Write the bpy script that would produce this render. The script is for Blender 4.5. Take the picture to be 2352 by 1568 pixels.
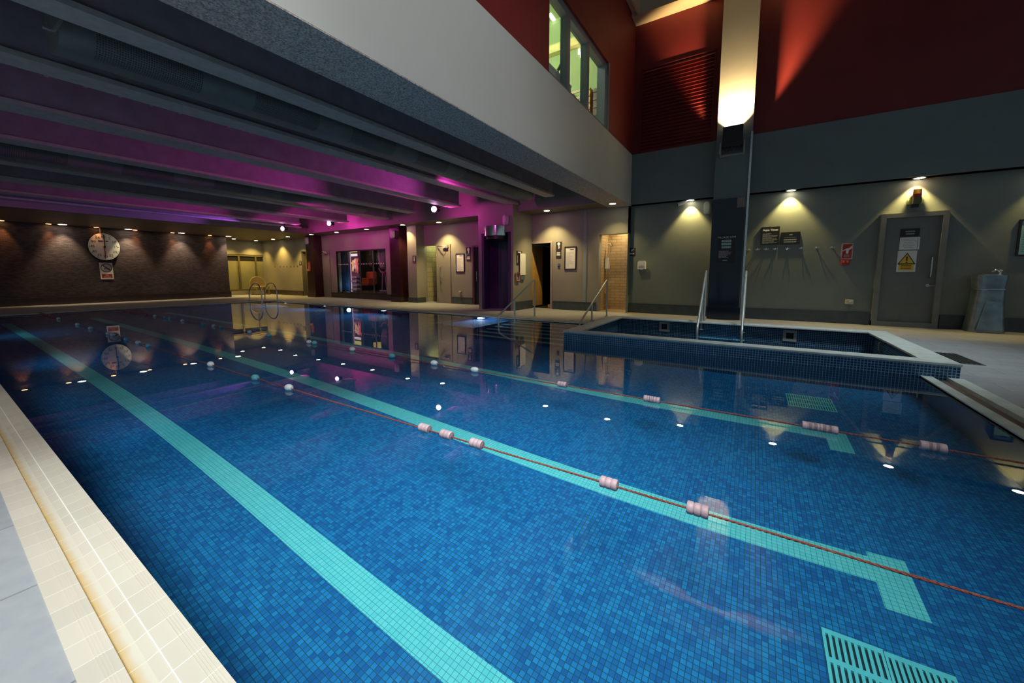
import bpy, bmesh, math, random
from mathutils import Vector, Matrix
random.seed(7)
PI = math.pi
SC = bpy.context.scene
C = SC.collection
for o in list(bpy.data.objects):
    bpy.data.objects.remove(o)

# ------------------------------------------------------------------ camera
FPX, PPY, YAW, PITCH, ROLL, H = 865.64, 720.637, -0.565210, -0.104738, 0.002118, 1.10
def _basis():
    fw = Vector((math.sin(YAW)*math.cos(PITCH), math.cos(YAW)*math.cos(PITCH), math.sin(PITCH)))
    r = Vector((math.cos(YAW), -math.sin(YAW), 0)); d = fw.cross(r)
    return r*math.cos(ROLL)+d*math.sin(ROLL), -r*math.sin(ROLL)+d*math.cos(ROLL), fw
RX, DY, FW = _basis()
cd = bpy.data.cameras.new('camera'); cam = bpy.data.objects.new('camera', cd); C.objects.link(cam)
cd.sensor_width = 36; cd.lens = FPX/2352*36; cd.shift_y = -(784-PPY)/2352
cd.clip_start = 0.02; cd.clip_end = 200
cam.matrix_world = Matrix(((RX.x, -DY.x, -FW.x, 0), (RX.y, -DY.y, -FW.y, 0), (RX.z, -DY.z, -FW.z, H), (0, 0, 0, 1)))
SC.camera = cam

# ------------------------------------------------------------------ world, exposure, big lights
SC.view_settings.view_transform = 'Standard'; SC.view_settings.look = 'None'
SC.view_settings.exposure = 0.0; SC.view_settings.gamma = 1.0; SC.view_settings.use_curve_mapping = False
w = bpy.data.worlds.new('world'); SC.world = w; w.use_nodes = True
w.node_tree.nodes['Background'].inputs[0].default_value = (0.62, 0.82, 0.95, 1)
w.node_tree.nodes['Background'].inputs[1].default_value = 0.20
cy = SC.cycles
cy.use_denoising = True
cy.max_bounces = 8; cy.diffuse_bounces = 3; cy.glossy_bounces = 4; cy.transmission_bounces = 6
cy.caustics_reflective = False; cy.caustics_refractive = True
cy.sample_clamp_indirect = 6.0
def lamp(name, kind, loc, energy, color=(1, 1, 1), aim=None, parent=None, caustic=False, **kw):
    l = bpy.data.lights.new(name, kind); l.energy = energy; l.color = color
    for k, v in kw.items(): setattr(l, k, v)
    o = bpy.data.objects.new(name, l); C.objects.link(o)
    loc = Vector(loc)
    q = (Vector(aim)-loc).to_track_quat('-Z', 'Y') if aim is not None else None
    if parent is not None:
        o.parent = parent; o.location = loc - parent.location
    else: o.location = loc
    if q is not None:
        o.rotation_mode = 'QUATERNION'; o.rotation_quaternion = q
    if caustic: l.cycles.is_caustics_light = True
    return o
lamp('hall_light', 'SPOT', (2.2, -1.6, 7.2), 2100, (1, 0.97, 0.92), (-4.6, -0.9, 0), caustic=True,
     spot_size=math.radians(50), spot_blend=1.0, shadow_soft_size=1.0)
lamp('pool_fill', 'SPOT', (-0.2, -0.6, 7.2), 8600, (0.92, 1, 1), (-1.35, 1.9, -0.5), caustic=True,  # unseen spot added overhead to brighten the pool floor
     spot_size=math.radians(33), spot_blend=1.0, shadow_soft_size=2.2)
lamp('spa_fill', 'SPOT', (2.4, 5.6, 7.2), 1500, (0.85, 0.97, 1), (0.9, 7.6, 0), caustic=True,  # added out of view to lift the spa tiles and coping
     spot_size=math.radians(50), spot_blend=1.0, shadow_soft_size=0.8)
lamp('fascia_light', 'SPOT', (3.5, -0.6, 6.6), 950, (1, 0.97, 0.92), (-3.0, 2.6, 3.9),
     spot_size=math.radians(52), spot_blend=0.9, shadow_soft_size=0.4)

# ------------------------------------------------------------------ measuring helpers: where a sight line meets a plane of the room
def ray(x, y): return RX*((x-1176)/FPX) + DY*((y-PPY)/FPX) + FW
CAM = Vector((0, 0, H))
def atz(x, y, z=0.0): d = ray(x, y); return CAM + d*((z-H)/d.z)
def aty(x, y, Y): d = ray(x, y); return CAM + d*(Y/d.y)
def atx(x, y, X): d = ray(x, y); return CAM + d*(X/d.x)

# ------------------------------------------------------------------ materials
MATS = {}
def new_mat(name):
    m = bpy.data.materials.new(name); m.use_nodes = True
    return m, m.node_tree.nodes, m.node_tree.links, m.node_tree.nodes['Principled BSDF']
def setv(b, **k):
    for n, v in k.items(): b.inputs[n].default_value = v
def paint(name, col, rough=0.6, var=0.12, scale=3.0, bump=0.0, bscale=60, metal=0.0, spec=0.5, coat=0.0):
    if name in MATS: return MATS[name]
    m, N, L, b = new_mat(name)
    tc = N.new('ShaderNodeTexCoord'); ns = N.new('ShaderNodeTexNoise'); ns.inputs['Scale'].default_value = scale
    ns.inputs['Detail'].default_value = 5
    L.new(tc.outputs['Object'], ns.inputs['Vector'])
    r = N.new('ShaderNodeValToRGB')
    r.color_ramp.elements[0].position = 0.3; r.color_ramp.elements[1].position = 0.7
    r.color_ramp.elements[0].color = (*[c*(1-var) for c in col], 1); r.color_ramp.elements[1].color = (*[min(1, c*(1+var)) for c in col], 1)
    L.new(ns.outputs['Fac'], r.inputs['Fac']); L.new(r.outputs['Color'], b.inputs['Base Color'])
    setv(b, Roughness=rough, Metallic=metal); b.inputs['Specular IOR Level'].default_value = spec; b.inputs['Coat Weight'].default_value = coat
    if bump:
        n2 = N.new('ShaderNodeTexNoise'); n2.inputs['Scale'].default_value = bscale; n2.inputs['Detail'].default_value = 3
        L.new(tc.outputs['Object'], n2.inputs['Vector'])
        bp = N.new('ShaderNodeBump'); bp.inputs['Strength'].default_value = bump; bp.inputs['Distance'].default_value = 0.01
        L.new(n2.outputs['Fac'], bp.inputs['Height']); L.new(bp.outputs['Normal'], b.inputs['Normal'])
    MATS[name] = m; return m
def tiles(name, c1, c2, grout, w, h, mortar, rough=0.25, offset=0.0, bump=0.3, var=None, vs=1.2, spec=0.5):
    if name in MATS: return MATS[name]
    m, N, L, b = new_mat(name)
    uv = N.new('ShaderNodeUVMap'); br = N.new('ShaderNodeTexBrick')
    br.offset = offset; br.squash = 1.0
    L.new(uv.outputs['UV'], br.inputs['Vector'])
    for k, v in (('Scale', 1), ('Mortar Size', mortar), ('Mortar Smooth', 0.1), ('Bias', 0.0), ('Brick Width', w), ('Row Height', h)): br.inputs[k].default_value = v
    br.inputs['Color1'].default_value = (*c1, 1); br.inputs['Color2'].default_value = (*c2, 1); br.inputs['Mortar'].default_value = (*grout, 1)
    out = br.outputs['Color']
    if var:
        ns = N.new('ShaderNodeTexNoise'); ns.inputs['Scale'].default_value = vs; ns.inputs['Detail'].default_value = 4
        L.new(uv.outputs['UV'], ns.inputs['Vector'])
        mx = N.new('ShaderNodeMixRGB'); mx.blend_type = 'MULTIPLY'; mx.inputs['Color2'].default_value = (*var, 1)
        L.new(ns.outputs['Fac'], mx.inputs['Fac']); L.new(out, mx.inputs['Color1']); out = mx.outputs['Color']
    L.new(out, b.inputs['Base Color']); setv(b, Roughness=rough); b.inputs['Specular IOR Level'].default_value = spec
    if bump:
        bp = N.new('ShaderNodeBump'); bp.inputs['Strength'].default_value = bump; bp.inputs['Distance'].default_value = 0.004; bp.invert = True
        L.new(br.outputs['Fac'], bp.inputs['Height']); L.new(bp.outputs['Normal'], b.inputs['Normal'])
    MATS[name] = m; return m
def glow(name, col, strength):
    if name in MATS: return MATS[name]
    m, N, L, b = new_mat(name)
    setv(b, **{'Base Color': (*col, 1), 'Emission Color': (*col, 1), 'Emission Strength': strength}); MATS[name] = m; return m

M_floor = tiles('pool_mosaic', (0.013, 0.165, 0.50), (0.022, 0.36, 0.75), (0.014, 0.12, 0.17), 0.025, 0.025, 0.0016, 0.3, var=(0.55, 0.7, 0.9))
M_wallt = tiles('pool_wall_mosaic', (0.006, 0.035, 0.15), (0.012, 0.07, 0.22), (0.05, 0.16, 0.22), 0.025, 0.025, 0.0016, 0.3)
M_spa = tiles('spa_mosaic', (0.006, 0.035, 0.12), (0.012, 0.065, 0.20), (0.24, 0.46, 0.56), 0.03, 0.03, 0.0032, 0.22)
M_lane = tiles('lane_mosaic', (0.13, 0.80, 0.86), (0.17, 0.88, 0.92), (0.04, 0.36, 0.46), 0.026, 0.026, 0.0012, 0.3)
M_nose = tiles('step_nosing_tile', (0.20, 0.72, 0.72), (0.26, 0.80, 0.78), (0.02, 0.15, 0.2), 0.05, 0.05, 0.006, 0.3)
M_cream = tiles('cream_tile', (0.60, 0.55, 0.47), (0.66, 0.61, 0.52), (0.80, 0.78, 0.73), 0.11, 0.2, 0.0018, 0.35, bump=0.2, var=(0.92, 0.9, 0.85))
M_cream2 = tiles('cream_small_tile', (0.58, 0.53, 0.46), (0.66, 0.60, 0.52), (0.78, 0.76, 0.71), 0.11, 0.5, 0.0016, 0.35, bump=0.2, var=(0.92, 0.9, 0.85))
m, N, L, b = new_mat('stained_channel')        # mineral stain, strongest under the outer lip
uv = N.new('ShaderNodeUVMap'); sp = N.new('ShaderNodeSeparateXYZ'); L.new(uv.outputs['UV'], sp.inputs[0])
ns = N.new('ShaderNodeTexNoise'); ns.inputs['Scale'].default_value = 14; ns.inputs['Detail'].default_value = 4; L.new(uv.outputs['UV'], ns.inputs['Vector'])
ma = N.new('ShaderNodeMath'); ma.operation = 'MULTIPLY_ADD'; ma.inputs[1].default_value = 0.022; L.new(ns.outputs['Fac'], ma.inputs[0]); L.new(sp.outputs['Y'], ma.inputs[2])
rp = N.new('ShaderNodeMapRange'); rp.inputs['From Min'].default_value = 0.232; rp.inputs['From Max'].default_value = 0.262; L.new(ma.outputs[0], rp.inputs['Value'])
cr = N.new('ShaderNodeValToRGB'); cr.color_ramp.elements[0].color = (0.56, 0.36, 0.10, 1); cr.color_ramp.elements[1].color = (0.64, 0.59, 0.49, 1); L.new(rp.outputs[0], cr.inputs['Fac'])
br = N.new('ShaderNodeTexBrick'); br.offset = 0; L.new(uv.outputs['UV'], br.inputs['Vector'])
for k, v in (('Scale', 1), ('Mortar Size', .0016), ('Brick Width', .11), ('Row Height', .5)): br.inputs[k].default_value = v
mx = N.new('ShaderNodeMixRGB'); mx.inputs['Color2'].default_value = (0.72, 0.66, 0.52, 1); L.new(br.outputs['Fac'], mx.inputs['Fac']); L.new(cr.outputs['Color'], mx.inputs['Color1']); L.new(mx.outputs['Color'], b.inputs['Base Color'])
b.inputs['Roughness'].default_value = .4; M_yellow = m
M_grout = paint('white_joint', (0.88, 0.86, 0.80), 0.6, 0.05)
M_pale = paint('pale_coping', (0.55, 0.60, 0.58), 0.4, 0.15, 6)
M_deckn = tiles('grey_stone_tile', (0.33, 0.34, 0.36), (0.39, 0.40, 0.42), (0.22, 0.22, 0.23), 0.6, 0.3, 0.004, 0.6, offset=0.5, bump=0.1, var=(0.72, 0.73, 0.76), vs=14)
M_wall = paint('taupe_wall', (0.27, 0.255, 0.215), 0.55, 0.07, 1.6, 0.08, 40)
M_wallC = paint('grey_wall', (0.185, 0.215, 0.20), 0.55, 0.07, 1.6, 0.08, 40)
M_band = paint('slate_grey_wall', (0.165, 0.195, 0.205), 0.6, 0.07, 1.5, 0.06, 40)
M_skirt = paint('dark_skirting', (0.055, 0.075, 0.085), 0.35, 0.2, 6)
M_skirtw = paint('brown_skirting', (0.05, 0.036, 0.028), 0.35, 0.2, 6)
M_red = paint('red_wall', (0.19, 0.017, 0.019), 0.6, 0.08, 1.5, 0.05, 40)
M_fascia = paint('pale_grey_fascia', (0.62, 0.635, 0.61), 0.55, 0.04, 0.8, 0.03, 30)
M_soffit = paint('stippled_soffit', (0.50, 0.43, 0.39), 0.8, 0.6, 60, 0.3, 90)
M_soffitw = paint('brown_soffit', (0.16, 0.115, 0.085), 0.5, 0.1, 3)
M_slab = paint('dark_ceiling', (0.03, 0.032, 0.04), 0.8, 0.2, 2)
M_beam = paint('beam_paint', (0.30, 0.26, 0.31), 0.55, 0.12, 5, 0.05, 60)
M_beamu = paint('beam_flange', (0.48, 0.44, 0.41), 0.6, 0.12, 12, 0.1, 90)
M_duct = paint('duct_metal', (0.17, 0.175, 0.17), 0.5, 0.1, 4)
M_stone = tiles('split_stone', (0.045, 0.034, 0.046), (0.12, 0.088, 0.100), (0.03, 0.024, 0.032), 0.11, 0.028, 0.003, 0.75, offset=0.5, bump=1.0, var=(0.55, 0.5, 0.6), vs=5)
M_maroon = paint('maroon_pillar', (0.042, 0.012, 0.016), 0.28, 0.2, 4)
M_navy = paint('navy_glass', (0.006, 0.013, 0.028), 0.12, 0.2, 2)
M_navyt = tiles('plum_tile', (0.05, 0.02, 0.08), (0.065, 0.028, 0.095), (0.05, 0.025, 0.08), 0.3, 0.6, 0.003, 0.25)
M_chrome = paint('chrome', (0.78, 0.78, 0.76), 0.12, 0.03, 3, metal=1.0)
M_steel = paint('brushed_steel', (0.55, 0.56, 0.56), 0.25, 0.08, 20, metal=1.0)
M_darksteel = paint('dark_steel', (0.26, 0.32, 0.34), 0.3, 0.25, 6, metal=0.85)
M_black = paint('black_plastic', (0.012, 0.012, 0.014), 0.4, 0.2, 5)
M_dark = paint('dark_void', (0.006, 0.005, 0.006), 0.8, 0.2, 2)
M_white = paint('white_plastic', (0.80, 0.81, 0.78), 0.4, 0.04, 4)
M_paper = paint('white_card', (0.78, 0.78, 0.77), 0.6, 0.04, 4)
M_grey = paint('grey_plastic', (0.30, 0.31, 0.30), 0.4, 0.08, 4)
M_ink = paint('black_ink', (0.02, 0.02, 0.025), 0.6, 0.1, 4)
M_greyink = paint('grey_print', (0.38, 0.40, 0.40), 0.6, 0.1, 4)
M_teal = paint('teal_print', (0.10, 0.40, 0.44), 0.5, 0.25, 20)
M_signw = paint('white_print', (0.75, 0.76, 0.76), 0.6, 0.05, 4)
M_signr = paint('red_print', (0.42, 0.03, 0.03), 0.5, 0.1, 6)
M_signy = paint('yellow_print', (0.80, 0.52, 0.05), 0.5, 0.08, 6)
M_door = paint('mauve_door', (0.26, 0.235, 0.20), 0.5, 0.06, 3)
M_doorg = paint('grey_door', (0.17, 0.18, 0.175), 0.5, 0.08, 3)
M_doorf = paint('door_frame_paint', (0.20, 0.205, 0.19), 0.5, 0.08, 5)
M_wood = tiles('sauna_pine', (0.55, 0.32, 0.09), (0.66, 0.40, 0.13), (0.35, 0.2, 0.06), 0.09, 3.0, 0.002, 0.45, bump=0.1, var=(0.75, 0.7, 0.6), vs=8)
M_tan = tiles('tan_brick_tile', (0.50, 0.36, 0.20), (0.60, 0.45, 0.26), (0.30, 0.21, 0.11), 0.3, 0.09, 0.006, 0.4, offset=0.5, bump=0.3, var=(0.8, 0.78, 0.7), vs=6)
M_olive = tiles('olive_block_wall', (0.36, 0.34, 0.20), (0.44, 0.41, 0.25), (0.20, 0.19, 0.10), 0.4, 0.2, 0.008, 0.6, offset=0.5, bump=0.3)
M_rope = paint('red_rope', (0.27, 0.065, 0.045), 0.7, 0.35, 150, 0.6, 300)
M_fpink = paint('pink_float', (0.50, 0.34, 0.37), 0.5, 0.12, 12)
M_fwhite = paint('white_float', (0.78, 0.82, 0.82), 0.4, 0.06, 10)
M_fblue = paint('blue_float', (0.16, 0.50, 0.60), 0.4, 0.1, 10)
M_fred = paint('red_float', (0.50, 0.10, 0.09), 0.5, 0.12, 10)
M_lamp = glow('lamp_warm', (1.0, 0.86, 0.58), 26)
M_lampw = glow('lamp_white', (1.0, 0.95, 0.85), 26)
M_lampo = glow('lamp_amber', (1.0, 0.50, 0.16), 14)
M_lampm = glow('lamp_magenta', (1.0, 0.50, 1.0), 16)
M_lampu = glow('lamp_underwater', (0.75, 0.88, 1.0), 6)
M_green = paint('green_wall', (0.32, 0.46, 0.21), 0.7, 0.06, 2)
M_beige = paint('beige_beam', (0.58, 0.46, 0.32), 0.6, 0.05, 3)
M_coffer = paint('brown_coffer', (0.13, 0.085, 0.065), 0.8, 0.1, 3)
M_frost = None
m, N, L, b = new_mat('water'); setv(b, **{'Base Color': (1, 1, 1, 1), 'Roughness': 0.0, 'IOR': 1.333, 'Transmission Weight': 1.0})
M_water = m
def glassy(name, col, rough, trans=1.0):
    m, N, L, b = new_mat(name)
    setv(b, **{'Base Color': (*col, 1), 'Roughness': rough, 'IOR': 1.45, 'Transmission Weight': trans}); return m
# thin panes: mostly transparent with a Fresnel sheen
def pane_mat(name, tint=(0.92, 0.96, 0.96)):
    m = bpy.data.materials.new(name); m.use_nodes = True; N = m.node_tree.nodes; L = m.node_tree.links
    for n in list(N): N.remove(n)
    o = N.new('ShaderNodeOutputMaterial'); mx = N.new('ShaderNodeMixShader'); lw = N.new('ShaderNodeLayerWeight'); lw.inputs['Blend'].default_value = 0.5
    pw = N.new('ShaderNodeMath'); pw.operation = 'POWER'; pw.inputs[1].default_value = 5; ad = N.new('ShaderNodeMath'); ad.operation = 'MULTIPLY_ADD'; ad.inputs[1].default_value = 0.9; ad.inputs[2].default_value = 0.04
    t = N.new('ShaderNodeBsdfTransparent'); t.inputs['Color'].default_value = (*tint, 1); g = N.new('ShaderNodeBsdfGlossy'); g.inputs['Roughness'].default_value = 0.02
    L.new(lw.outputs['Facing'], pw.inputs[0]); L.new(pw.outputs[0], ad.inputs[0]); L.new(ad.outputs[0], mx.inputs[0])
    L.new(t.outputs[0], mx.inputs[1]); L.new(g.outputs[0], mx.inputs[2]); L.new(mx.outputs[0], o.inputs[0])
    return m
M_pane = pane_mat('clear_pane')
M_frost = paint('frosted_glass', (0.24, 0.235, 0.14), 0.35, 0.08, 2)

# ------------------------------------------------------------------ mesh helpers
def bx(bm, x0, x1, y0, y1, z0, z1):
    x0, x1 = min(x0, x1), max(x0, x1); y0, y1 = min(y0, y1), max(y0, y1); z0, z1 = min(z0, z1), max(z0, z1)
    v = [bm.verts.new(p) for p in ((x0, y0, z0), (x1, y0, z0), (x1, y1, z0), (x0, y1, z0), (x0, y0, z1), (x1, y0, z1), (x1, y1, z1), (x0, y1, z1))]
    for f in ((0, 3, 2, 1), (4, 5, 6, 7), (0, 1, 5, 4), (1, 2, 6, 5), (2, 3, 7, 6), (3, 0, 4, 7)): bm.faces.new([v[i] for i in f])
    return v
def quad(bm, *p): return bm.faces.new([bm.verts.new(q) for q in p])
def frame_of(d):
    d = d.normalized(); a = Vector((0, 0, 1)) if abs(d.z) < 0.9 else Vector((1, 0, 0))
    u = d.cross(a).normalized(); return u, d.cross(u).normalized()
def tube(bm, pts, r, n=12, caps=True):
    pts = [Vector(p) for p in pts]; rings = []
    u = None
    for i, p in enumerate(pts):
        d = (pts[min(i+1, len(pts)-1)]-pts[max(i-1, 0)]).normalized()
        if u is None: u, v = frame_of(d)
        else:
            u = (u-d*u.dot(d)).normalized(); v = d.cross(u)
        rr = r[i] if isinstance(r, (list, tuple)) else r
        rings.append([bm.verts.new(p+(u*math.cos(2*PI*k/n)+v*math.sin(2*PI*k/n))*rr) for k in range(n)])
    for a, b_ in zip(rings, rings[1:]):
        for k in range(n): bm.faces.new((a[k], a[(k+1) % n], b_[(k+1) % n], b_[k]))
    if caps: bm.faces.new(rings[0][::-1]); bm.faces.new(rings[-1])
def disc(bm, c, ax, r, t, n=24):
    c = Vector(c); ax = Vector(ax).normalized(); tube(bm, [c, c+ax*t], r, n)
def rounded(pts, rad, n=5):
    pts = [Vector(p) for p in pts]; out = [pts[0]]
    for a, b_, c in zip(pts, pts[1:], pts[2:]):
        d1 = (a-b_); d2 = (c-b_); r = min(rad, d1.length*.45, d2.length*.45)
        p, q = b_+d1.normalized()*r, b_+d2.normalized()*r
        for i in range(n+1):
            t = i/n; out.append(p*(1-t)**2+b_*2*t*(1-t)+q*t*t)
    return out+[pts[-1]]
def autouv(me):
    uv = me.uv_layers.new(name='UVMap').data
    for p in me.polygons:
        n = p.normal; ax = max(range(3), key=lambda i: abs(n[i]))
        for li in p.loop_indices:
            co = me.vertices[me.loops[li].vertex_index].co
            uv[li].uv = (co.x, co.y) if ax == 2 else ((co.x, co.z) if ax == 1 else (co.y, co.z))
def obj(name, bm, mat, parent=None, bevel=0.0, smooth=False, kind=None, keep=False):
    bmesh.ops.recalc_face_normals(bm, faces=bm.faces)
    me = bpy.data.meshes.new(name); bm.to_mesh(me); bm.free(); autouv(me)
    if parent is not None and not keep: me.transform(Matrix.Translation(-wloc(parent)))
    o = bpy.data.objects.new(name, me); C.objects.link(o); me.materials.append(mat)
    if parent is not None: o.parent = parent
    if smooth:
        for p in me.polygons: p.use_smooth = True
        md = o.modifiers.new('edges', 'EDGE_SPLIT'); md.split_angle = math.radians(40)
    if bevel:
        md = o.modifiers.new('bevel', 'BEVEL'); md.width = bevel; md.segments = 2; md.limit_method = 'ANGLE'
    if kind: o['kind'] = kind
    return o
def wloc(o):
    v = Vector(o.location)
    while o.parent is not None: o = o.parent; v += o.location
    return v
def B(): return bmesh.new()
def boxes(name, bl, mat, parent=None, **k):
    bm = B()
    for b_ in bl: bx(bm, *b_)
    return obj(name, bm, mat, parent, **k)
def thing(name, label, cat, loc, group=None):
    o = bpy.data.objects.new(name, None); C.objects.link(o); o.location = loc; o.empty_display_size = 0.1
    o['label'] = label; o['category'] = cat
    if group: o['group'] = group
    return o
def tag(o, label, cat, group=None):
    o['label'] = label; o['category'] = cat
    if group: o['group'] = group
    return o
def struct(name, bl, mat, parent=None, **k):
    o = boxes(name, bl, mat, parent, **k)
    if parent is None: o['kind'] = 'structure'
    return o
def lettering(parent, s, size, pos, face, mat, name='lettering', extr=0.001, bold=0.0, align='CENTER'):
    cu = bpy.data.curves.new('t', 'FONT'); cu.body = s; cu.size = size; cu.align_x = align; cu.align_y = 'CENTER'; cu.extrude = extr; cu.offset = bold
    cu.resolution_u = 2
    t = bpy.data.objects.new('t', cu); C.objects.link(t)
    dg = bpy.context.evaluated_depsgraph_get(); dg.update()
    me = bpy.data.meshes.new_from_object(t.evaluated_get(dg)); bpy.data.objects.remove(t)
    R = {'-y': Matrix(((1, 0, 0), (0, 0, -1), (0, 1, 0))), '+x': Matrix(((0, 0, 1), (1, 0, 0), (0, 1, 0)))}[face].to_4x4()
    me.transform(Matrix.Translation(Vector(pos)-wloc(parent)) @ R)
    me.materials.clear(); me.materials.append(mat)
    o = bpy.data.objects.new(name, me); C.objects.link(o); o.parent = parent; return o

ZS = 2.985      # underside of the low soffits
ZR = 4.307      # foot of the red walls
ZT = 7.55       # ceiling of the tall hall
FX = -2.92      # face of the fascia
YA, YB, YC, YU = 10.85, 10.75, 10.95, 10.70
ZC = 4.0        # slab over the pool hall
def X(px, Y, py=620): return aty(px, py, Y).x
def Z(px, py, Y): return aty(px, py, Y).z

# ------------------------------------------------------------------ pool
PX0, PX1, PY0, PY1, PD = -17.2, 1.6, 0.37, 7.9, 0.9
SX0, SX1, SY0, SY1, SZ = -2.62, 1.89, 5.75, 8.45, 0.16      # spa outer
bm = B()
quad(bm, (PX0, PY0, -PD), (PX1, PY0, -PD), (PX1, PY1, -PD), (PX0, PY1, -PD))
fl = obj('pool_floor', bm, M_floor, kind='structure')
zt = -0.012
for a, b_ in (((PX0, PY0), (PX1, PY0)), ((PX1, PY0), (PX1, SY0)), ((PX0, PY1), (SX0, PY1)), ((PX0, PY0), (PX0, PY1))):
    bm = B(); quad(bm, (*a, -PD), (*b_, -PD), (*b_, zt), (*a, zt)); obj('pool_wall', bm, M_wallt, kind='structure')
bm = B(); quad(bm, (PX0, PY0, -0.02), (PX1, PY0, -0.02), (PX1, SY0, -0.02), (PX0, SY0, -0.02)); quad(bm, (PX0, SY0, -0.02), (SX0, SY0, -0.02), (SX0, PY1, -0.02), (PX0, PY1, -0.02))
bmesh.ops.remove_doubles(bm, verts=bm.verts, dist=1e-5)
water = obj('water', bm, M_water, kind='structure'); water.data.polygons.foreach_set('use_smooth', [True]*len(water.data.polygons)); water.cycles.is_caustics_caster = True
# lane lines and their T ends
def lane(y0, y1, ty0, ty1, x1, lab):
    o = thing('lane_line', lab, 'lane line', (0, (y0+y1)/2, -PD))
    boxes('stripe', [(-15.6, x1, y0, y1, -PD, -PD+.004)], M_lane, o)
    if ty0 is not None: boxes('crossbar', [(0.62, 0.775, ty0, ty1, -PD, -PD+.005)], M_lane, o)
    return o
lane(1.03, 1.19, None, None, 1.2, 'turquoise mosaic lane line on the pool floor nearest the cream pool edge')
lane(2.49, 2.67, 2.33, 2.71, 0.62, 'turquoise mosaic lane line with a T end, running under the near lane rope')
lane(4.12, 4.28, 3.90, 4.275, 0.62, 'turquoise mosaic lane line with a hooked end, nearest the raised spa pool')
# floor grates
def grate(x0, x1, y0, y1, lab):
    o = thing('floor_grate', lab, 'grate', ((x0+x1)/2, (y0+y1)/2, -PD))
    n = int((x1-x0)/0.02); bl = []
    rows = 2 if y1-y0 < .3 else 3
    z0, z1 = -PD+.004, -PD+.016
    st = (x1-x0)/n
    for i in range(n+1): bl.append((x0+i*st-.006, x0+i*st+.006, y0, y1, z0, z1))
    for r in range(rows+1):
        yy = y0+(y1-y0)*r/rows; bl.append((x0-.006, x1+.006, yy-.012, yy+.012, z0-.001, z1+.001))
    boxes('grille', bl, M_lane2, o); boxes('sump', [(x0, x1, y0, y1, -PD, -PD+.003)], M_dark2, o)
M_lane2 = paint('turquoise_plastic', (0.13, 0.80, 0.88), 0.4, 0.06, 6); M_dark2 = paint('dark_sump', (0.005, 0.05, 0.07), 0.6, 0.1, 4)
grate(0.36, 0.555, 1.66, 2.07, 'turquoise slotted drain grate on the pool floor, cut by the bottom of the photo')
grate(0.565, 0.765, 1.655, 2.065, 'turquoise slotted drain grate abutting the near drain grate, lower right')
grate(0.40, 0.79, 4.81, 5.20, 'turquoise slotted drain grate on the pool floor below the spa pool wall')
# steps beside the spa
bl = []
for i in range(7):
    z = -0.10*(i+1); bl.append((-4.9, SX0, 8.07-.29*(i+1)+.02, 7.9, z-0.1, z-.012))
steps = struct('pool_steps', [b_ for b_ in bl], M_wallt)
boxes('step_nosing', [(-4.9, SX0, 8.07-.29*(i+1)+.02, 8.07-.29*(i+1)+.15, -.1*(i+1)-.012, -.1*(i+1)) for i in range(7)], M_nose, steps)
bench = struct('underwater_bench', [(-6.4, -5.1, 6.5, 7.88, -.5, -.36)], M_wallt)
boxes('step_nosing', [(-6.4, -6.33, 6.5, 7.88, -.36, -.345), (-5.17, -5.1, 6.5, 7.88, -.36, -.345)], M_nose, bench)

# ------------------------------------------------------------------ deck and coping
bm = B()
D0 = 0.137
for x0, x1, y0, y1 in ((-24.2, 9, -3, D0), (-24.2, -17.6, D0, 11.3), (-17.6, SX0, 8.15, 11.3), (SX0, SX1, SY1, 11.3), (SX1, 9, D0, 11.3), ):
    quad(bm, (x0, y0, 0), (x1, y0, 0), (x1, y1, 0), (x0, y1, 0))
floor = obj('floor', bm, M_deckn, kind='structure')
# near overflow edge: lip, stained channel, two rows of tile
edge = struct('trim_1', [(-17.6, 1.9, .137, .218, -.12, .004)], M_cream2)
bm = B()
for a, b_ in (((.218, .004), (.222, -.022)), ((.222, -.022), (.262, -.020))):
    quad(bm, (-17.6, a[0], a[1]), (1.9, a[0], a[1]), (1.9, b_[0], b_[1]), (-17.6, b_[0], b_[1]))
obj('drain_channel', bm, M_yellow, edge)
bm = B()
for a, b_ in (((.262, -.020), (.290, -.010)), ((.290, -.010), (.369, 0.0)), ((.369, 0), (.371, -.1))):
    quad(bm, (-17.6, a[0], a[1]), (1.6, a[0], a[1]), (1.6, b_[0], b_[1]), (-17.6, b_[0], b_[1]))
obj('edge_tile', bm, M_cream, edge)
bl = [(-17.6, 1.6, .2885, .2915, -.0105, -.008)]
obj_j = boxes('joint', bl, M_grout, edge)
bl = [(-17.6, 1.6, y, y+.0025, z, z+.0018) for y, z in ((.336, -.0042), (.343, -.0032), (.350, -.0024), (.357, -.0016))] + \
     [(-17.6, 1.6, y, y+.0025, .0035, .0056) for y in (.180, .187, .194, .201)]
boxes('grip_ridge', bl, M_cream2, edge)
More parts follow.
